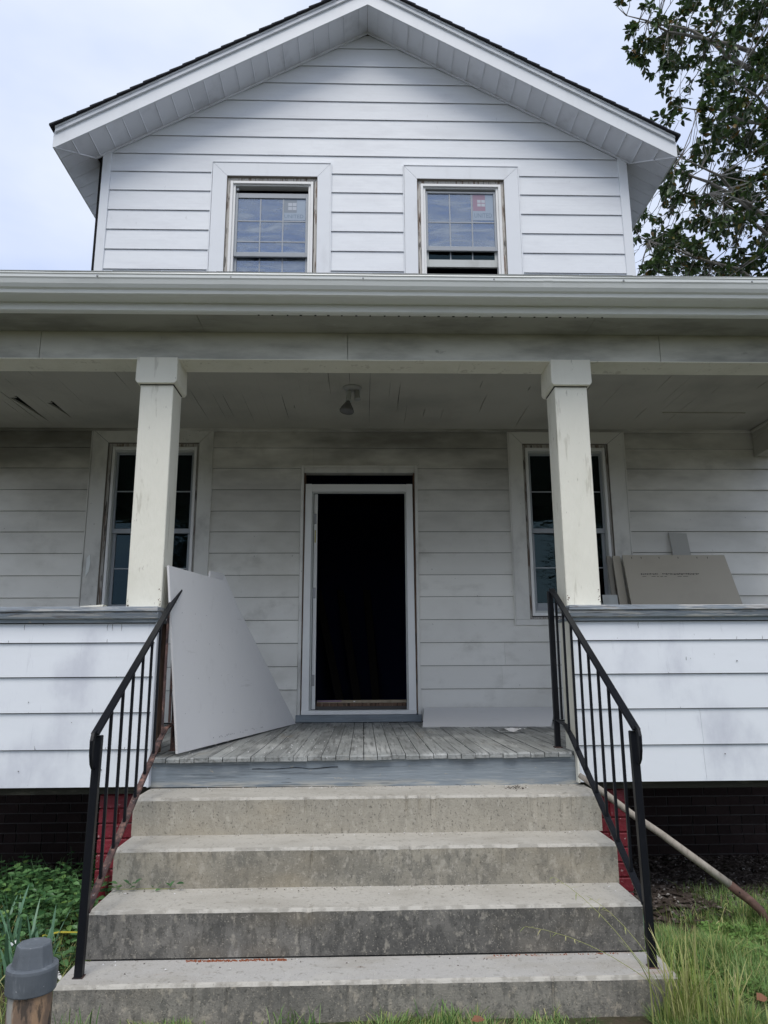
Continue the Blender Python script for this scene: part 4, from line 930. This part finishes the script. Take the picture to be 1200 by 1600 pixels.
# vinca ground cover left
vi = MB(); st = MB()
for k in range(1500):
    x = U(-2.9,-1.28); y = U(3.35,5.3)
    dd = (y-3.45)/.9 if y < 4.3 else 1
    if rnd() > min(1, dd*1.1)*(1.0 if x < -1.5 else .75): continue
    h = U(.05,.30)*(1 if y > 3.9 else .7); 
    if y > 4.9: h *= .5
    az = U(0,6.28); ln = U(.1,.6)*h; b0 = Vector((x,y,gz(x,y))); t = b0+Vector((math.cos(az)*ln, math.sin(az)*ln, h)); 
    st.tube([b0, b0.lerp(t,.5)+Vector((0,0,.02)), t], [.0022,.0018,.001], 3, caps=False)
    npair = int(2+h*16)
    for q in range(npair):
        f = .25+.75*q/npair; c = b0.lerp(t, f); a = U(0,3.14)
        for sg in (0, 3.14):
            if rnd() < .12: continue
            l = U(.034,.064)*(1.1-.3*f); d = Vector((math.cos(a+sg), math.sin(a+sg), U(-.1,.5)))
            leaf(vi, c, d, (U(-.3,.3),U(-.5,.1),1), l, l*U(.5,.68), .2, U(0,.25))
vo = obj('ground_cover', vi, m_vinca); tag(vo, 'leafy green periwinkle bed at the left end of the steps', 'ground cover', None, 'stuff')
obj('stem', st, m_bark and m_vinca, vo)
wd = MB()
for k in range(2600):
    x, y = U(-2.4,-1.25), U(2.9,4.3); wd.mi = 1 if rnd() < .45 else 0
    blade(wd, (x,y,gz(x,y)), U(.04,.16), U(.3,1.3), U(0,6.28), U(.002,.005), 4)
tag(obj('weeds', wd, [m_grass, m_dry2]), 'loose weeds and dead grass stems among the periwinkle left of the steps', None, None, 'stuff')
# daffodil clumps
def daff(x, y, n_, h0, h1, lab, spread=.06, wd=.012):
    o = empty('daffodil_clump', (x, y, gz(x,y)), lab, 'plant')
    for k in range(n_):
        m = MB(); az = U(0,6.28); blade(m, (x+U(-spread,spread), y+U(-spread,spread), gz(x,y)-.01), U(h0,h1), U(.1,.65), az, wd*U(.8,1.2), 7, .8)
        m.v = [tuple(v) for v in m.v]; obj('leaf', m, m_daff, o)
daff(-1.47, 3.60, 30, .18, .36, 'tall clump of blue green daffodil leaves behind the capped pipe', .10, .016)
daff(-1.72, 3.95, 12, .22, .36, 'sparse daffodil leaves rising from the periwinkle bed near the left edge', .08, .017)
daff(1.335, 3.86, 18, .10, .24, 'blue green daffodil leaves beside the foot of the right pier', .07)
# golden tall grass tuft on the right
def tuft(x, y, n_, h0, h1, lab, m_, w_=.005, ln=.55):
    m = MB()
    for k in range(n_): blade(m, (x+random.gauss(0,.045), y+random.gauss(0,.035), gz(x,y)-.01), U(h0,h1), U(.05,ln)*1.0, U(0,6.28), w_*U(.7,1.3), 6, .9)
    tag(obj('grass_tuft', m, m_), lab, 'grass tuft', None, 'stuff')
tuft(1.215, 3.05, 140, .12, .42, 'tall yellow green grass tuft at the right corner of the lowest step', m_dry2)
tuft(1.36, 3.0, 80, .10, .32, 'straw coloured grass tuft just right of the lowest step', m_dry2)
tuft(-1.08, 3.08, 36, .05, .12, 'short green grass tuft at the left foot of the lowest step', m_grass)
tuft(.30, 3.10, 60, .05, .12, 'green grass tuft at the middle of the lowest step', m_grass, .004, .8)
tuft(-.25, 3.10, 60, .05, .12, 'green grass tuft left of the middle of the lowest step', m_grass, .004, .8)
# seed stalks arching over the steps
for i, (tipx, tipy, tipz, lab) in enumerate([(.80,3.30,.47,'long green seed stalk arching left over the third step'),(.93,3.28,.40,'second green seed stalk arching over the third step'),(1.42,3.06,.44,'upright seed stalk standing in the grass right of the steps'),(.66,3.25,.30,'low seed stalk reaching furthest left over the lowest step')]):
    b0 = Vector((1.20+.03*i, 3.02, 0)); tp = Vector((tipx,tipy,tipz)); o = empty('seed_stalk', b0, lab, 'grass stalk')
    pts = [b0.lerp(tp, t)+Vector((0,0,.22*t*(1-t)*1.3)) for t in [k/8 for k in range(9)]]
    obj('stem', MB().tube(pts, [.0016-.0008*k/8 for k in range(9)], 4), m_dry2, o)
    hd = MB()
    for k in range(9):
        f = .62+.38*k/8; a = b0.lerp(tp, f)+Vector((0,0,.29*f*(1-f))); leaf(hd, a, (U(-1,.3),U(-.5,.5),U(-.6,.3)), (0,0,1), U(.02,.034), .004, .1, .2)
    tag(obj('seed_head', hd, m_dry2, o), kind='stuff')
# small leaves at the back of the third tread
sp = empty('periwinkle_sprig', (-1.08, 3.70, .331), 'bright green sprig creeping onto the third step at its left end', 'plant')
sg = MB(); 
for x, n_ in ((-1.135,7),(-1.07,5),(-.97,3),(-.88,3)):
    for k in range(n_): leaf(sg, (x+U(-.02,.02), 3.70+U(-.02,.01), .335+U(0,.03)), (U(-1,1),U(-.8,.1),U(.1,.9)), (0,-.4,1), U(.025,.045), U(.014,.022), .2, .15)
obj('leaves', sg, m_vinca, sp); obj('stem', MB().tube([(-1.14,3.715,.336),(-1.0,3.712,.337),(-.87,3.71,.336)], .0016, 4), m_dry2, sp)

# ------------------------------------------------------------------ litter and debris
def flat_litter(name, pts, t, m, lab, cat):
    n = len(pts); return tag(obj(name, MB().vf([tuple(p) for p in pts]+[(p[0],p[1],p[2]+t) for p in pts], [tuple(range(n-1,-1,-1)), tuple(range(n,2*n))]+[(i,(i+1)%n,n+(i+1)%n,n+i) for i in range(n)]), m, recalc=True), lab, cat)
wr = empty('plant_tag', (-1.33, 3.55, .03), 'white and yellow plastic plant tag lying between the pipe and the left railing', 'plant tag')
obj('strip', MB().hexa([(-1.385,3.62,.070),(-1.375,3.635,.070),(-1.285,3.525,.035),(-1.295,3.51,.035)],[(-1.385,3.619,.072),(-1.375,3.634,.072),(-1.285,3.524,.037),(-1.295,3.509,.037)]), m_wht, wr, recalc=True)
obj('tip', MB().hexa([(-1.296,3.509,.0352),(-1.284,3.525,.0352),(-1.268,3.505,.029),(-1.276,3.497,.029)],[(-1.296,3.508,.0375),(-1.284,3.524,.0375),(-1.268,3.504,.031),(-1.276,3.496,.031)]), m_yel, wr, recalc=True)
pk = MB()
for k in range(6):
    f = .25+k*.1; x = -1.38+.09*f+.003; y = 3.627-.11*f; z = .0725-.035*f+.0006; pk.vf([(x-.004,y-.003,z),(x+.004,y+.004,z),(x+.007,y,z),(x-.001,y-.007,z)],[(0,1,2,3),(3,2,1,0)])
obj('print', pk, m_ink, wr)
flat_litter('yellow_streamer', [(-1.52,3.86,.10),(-1.45,3.885,.108),(-1.33,3.88,.105),(-1.33,3.872,.104),(-1.45,3.87,.106),(-1.515,3.845,.098)], .002, m_yel, 'yellow plastic strip lying in the leaves behind the left railing post', 'litter')
flat_litter('paper_scrap', [(-1.60,3.70,.12),(-1.575,3.71,.13),(-1.56,3.69,.128),(-1.58,3.68,.115)], .002, m_wht, 'small white scrap of plastic at the left edge among the leaves', 'litter')
cp = MB(); q_ = [[(1.0+.2*i/6+U(-.008,.008), 5.56+.09*j/3+U(-.012,.012), .864+abs(U(-.01,.028))) for i in range(7)] for j in range(4)]
cp.vf([p for r_ in q_ for p in r_], [(j*7+i, j*7+i+1, (j+1)*7+i+1, (j+1)*7+i) for j in range(3) for i in range(6)])
tag(obj('paper_scrap', cp, m_gyp), 'crumpled grey white paper on the porch floor near the right railing', 'litter')
st_ = MB().lathe([(.001,0),(.045,.005),(.055,.02),(.045,.038),(.015,.046),(.001,.047)], (-1.315,3.36,-.005), 9)
tag(obj('stone', st_, m_stone, recalc=True, smooth=False), 'buff stone lying beside the left end of the lowest step', 'stone')
lf = MB(); leaf(lf, (.40,3.03,.055), (1,.2,.1), (0,-.5,1), .055, .03, .3, .2); tag(obj('dead_leaf', lf, m_brownleaf), 'curled red brown leaf in the grass before the lowest step', 'leaf')
lf = MB(); leaf(lf, (1.52,3.12,.07), (1,.2,.2), (0,-.6,1), .05, .04, .3, .2); tag(obj('dead_leaf', lf, m_brownleaf), 'red brown leaf caught in the grass right of the steps', 'leaf')
db = MB()
for k in range(260):
    t = rnd(); x = -.74+.42*t; y = 3.400-.018*rnd(); r = U(.001,.004); db.box(x-r, x+r, y-r*.6, y+r*.6, .1415, .1425+r*.7)
for k in range(60): x = U(.55,1.1); y = U(3.39,3.405); r = U(.001,.003); db.box(x-r, x+r, y-r, y+r, .1415, .1425+r*.5)
tag(obj('rust_debris', db, m_orange), 'line of rust red crumbs at the back of the lowest tread', 'debris', None, 'stuff')
dt = MB()
for k in range(420):
    i = random.choice((0,0,1,2,2,3)); x = U(SX[i][0]+.03, SX[i][1]-.05); y = BK[i]-abs(random.gauss(0,.05))-.004; y = max(y, SD[i]+.03) ; r = U(.0008,.003)
    dt.mi = 1 if rnd() < .35 else 0
    dt.vf([(x-r,y-r,SZ[i][1]+.0015),(x+r*2,y,SZ[i][1]+.0015),(x,y+r,SZ[i][1]+.0015+r)],[(0,1,2)])
for k in range(30):
    x, y = .84+random.gauss(0,.03), 4.20+random.gauss(0,.03); a = U(0,6.28); l = U(.008,.022)
    dt.mi = 2; dt.tube([(x,y,.686),(x+l*math.cos(a),y+l*math.sin(a),.688+U(0,.008))], .0015, 3)
tag(obj('step_debris', dt, [m_mulch, m_gyp, m_mulch]), 'tiny leaf and grit crumbs scattered over the treads', 'debris', None, 'stuff')
ch = MB()
for k in range(260):
    x, y = U(-1.0,1.15), U(4.35,6.8); r = U(.001,.004); a = U(0,6.28)
    ch.vf([(x+r*math.cos(a+t),y+r*math.sin(a+t),FL+.0105) for t in (0,1.8,3.9)]+[(x,y,FL+.012+r)], [(0,1,3),(1,2,3),(2,0,3)])
tag(obj('floor_debris', ch, m_gyp), 'white plaster crumbs on the porch floor', 'debris', None, 'stuff')

# ------------------------------------------------------------------ magnolia
def interp(t, tab):
    for (a, b), (c, d) in zip(tab, tab[1:]):
        if a <= t <= c: return b+(d-b)*(t-a)/(c-a)
    return tab[0][1] if t < tab[0][0] else tab[-1][1]
def magnolia(seed):
    random.seed(seed)
    base = Vector((8.9, 12.2, 0)); 
    o = empty('magnolia_tree', base, 'dark leaved magnolia rising beyond the right side of the house', 'tree')
    tr = MB(); tp = [base+Vector((.15*math.sin(z*.6), .1*math.cos(z*.5), z)) for z in (-.2,1,3,5,7,9,11,13,15.5)]
    tr.tube(tp, [.34,.27,.24,.22,.19,.16,.12,.08,.03], 12)
    obj('trunk', tr, m_bark, o, smooth=True)
    limbs = []
    ends = [(5.2,11.9,8.9),(5.6,11.2,10.1),(5.7,12.6,11.1),(6.9,11.5,12.0),(5.2,12.0,13.9),(5.8,12.8,14.6),(7.2,11.4,14.8),(6.6,13.0,12.7),(6.2,11.5,9.6),(6.9,13,8.4),(7.5,10.6,10.5),(9,9.6,9),(9.6,14.5,11),(11.6,12,9),(11.2,12.6,12.5),(8.6,11,15.6),(10.5,10.4,7),(6.8,12.2,7.2),(5.7,12,7.9)]
    for e in ends:
        e = Vector(e); h = max(3.0, e.z-U(1.2,2.8)); s0 = base+Vector((0,0,h)); n = 9; pts = []
        for k in range(n+1):
            t = k/n; p = s0.lerp(e, t)+Vector((0,0,.35*math.sin(t*math.pi)))+Vector((noise.noise((e.x,k*.5,0)),noise.noise((e.y,k*.5,4)),noise.noise((e.z,k*.5,8))))*.22*math.sin(t*math.pi); pts.append(p)
        limbs.append(pts); lm = MB().tube(pts, [.060*(1-k/n)**.9+.008 for k in range(n+1)], 6); obj('limb', lm, m_bark, o, smooth=True)
    lp_ = [p for l in limbs for p in l[2:]]
    xmin = [(3,6.6),(5,5.6),(7,5.05),(7.9,4.95),(8.4,4.93),(8.9,5.15),(9.3,5.25),(9.8,5.0),(10.6,5.15),(11.1,5.45),(11.5,6.1),(11.9,6.55),(12.5,6.75),(12.8,6.55),(13.05,6.2),(13.3,5.55),(13.7,5.35),(14.1,5.2),(14.5,5.0),(15.3,5.6),(16.2,7.2),(17,9)]
    cl_ = []; tries = 0
    while len(cl_) < 2100 and tries < 90000:
        tries += 1
        x, y, z = U(4.85,12.8), U(9.6,14.8), U(4.2,16.8)
        xl = interp(z, xmin)
        if x < xl: continue
        if x-xl < 1.0 and abs(y-12) > 1.25: continue
        if (Vector(((x-8.9)/4.2,(y-12.2)/2.9,(z-10.2)/7.2))).length > 1: continue
        v = noise.noise((x*1.7+3, y*1.0, z*1.7)); 
        if v < (-.10 if x-xl > 2.2 else .0): continue
        if x > 9.8 and rnd() < .6: continue
        cl_.append(Vector((x,y,z)))
    extra = [(5.86,12,12.93),(5.95,12,12.86),(4.98,11.9,14.35),(5.1,12,14.1),(5.3,12,14.4),(5.42,12,13.55),(5.55,12,13.4),(5.7,11.9,13.55),(5.9,12,13.7),(6.15,12,13.8),(5.5,12,11.3),(5.35,12,11.25),(5.25,12,11.15),(4.98,12,9.3),(5.1,12,9.15),(5.0,11.9,8.5),(5.15,12,8.35),(5.05,12,8.8)]
    cl_ += [Vector(e) for e in extra]
    tw = MB(); lv = MB()
    for c in cl_:
        q = min(lp_, key=lambda p: (p-c).length_squared)
        if (q-c).length > 1.9 and rnd() < .5: continue
        mid = q.lerp(c, .5)+Vector((U(-.1,.1),U(-.1,.1),U(-.12,.05))); tw.tube([q, mid, c], [.012,.008,.004], 3, caps=False)
        out = (c-q).normalized() if (c-q).length > .01 else Vector((0,0,1))
        for b in range(random.randint(2,4)):
            d0 = (out+Vector((U(-1,1),U(-1,1),U(-.9,.7)))).normalized(); ln = U(.12,.34); e = c+d0*ln
            tw.tube([c, e], [.004,.002], 3, caps=False)
            for k in range(random.randint(6,10)):
                f = U(.35,1.0); a = U(0,6.28); s1 = d0.cross(Vector((0,0,1))).normalized() if abs(d0.z) < .95 else Vector((1,0,0)); s2 = s1.cross(d0)
                dd = d0*U(.2,.9)+(s1*math.cos(a)+s2*math.sin(a))*U(.6,1.1)+Vector((0,0,-.25)); l = U(.10,.17)
                leaf(lv, c+d0*ln*f, dd, (U(-.6,.6),U(-.6,.6),1), l, l*U(.44,.56), .22, U(.05,.25))
    cr_ = obj('crown', lv, m_mag, o); obj('twigs', tw, m_bark, o)
    return o
mg = magnolia(11)
# trees across the street, seen only mirrored in the window panes
for i, (x, y, rz, lab) in enumerate([(-12,-34,1.2,'broad dark tree across from the house mirrored in the left windows'),(2.5,-38,2.9,'broad dark tree straight across from the house mirrored in the porch windows'),(16,-35,4.1,'broad dark tree across from the house mirrored in the right windows')]):
    r = bpy.data.objects.new('broadleaf_tree', None); C.objects.link(r); r.location = (x, y, 0); r.rotation_euler = (0,0,rz); tag(r, lab, 'tree', 'trees across the street')
    for chd in mg.children:
        if chd.name.startswith(('crown','trunk')):
            c = chd.copy(); C.objects.link(c); c.parent = r; c.location = chd.location
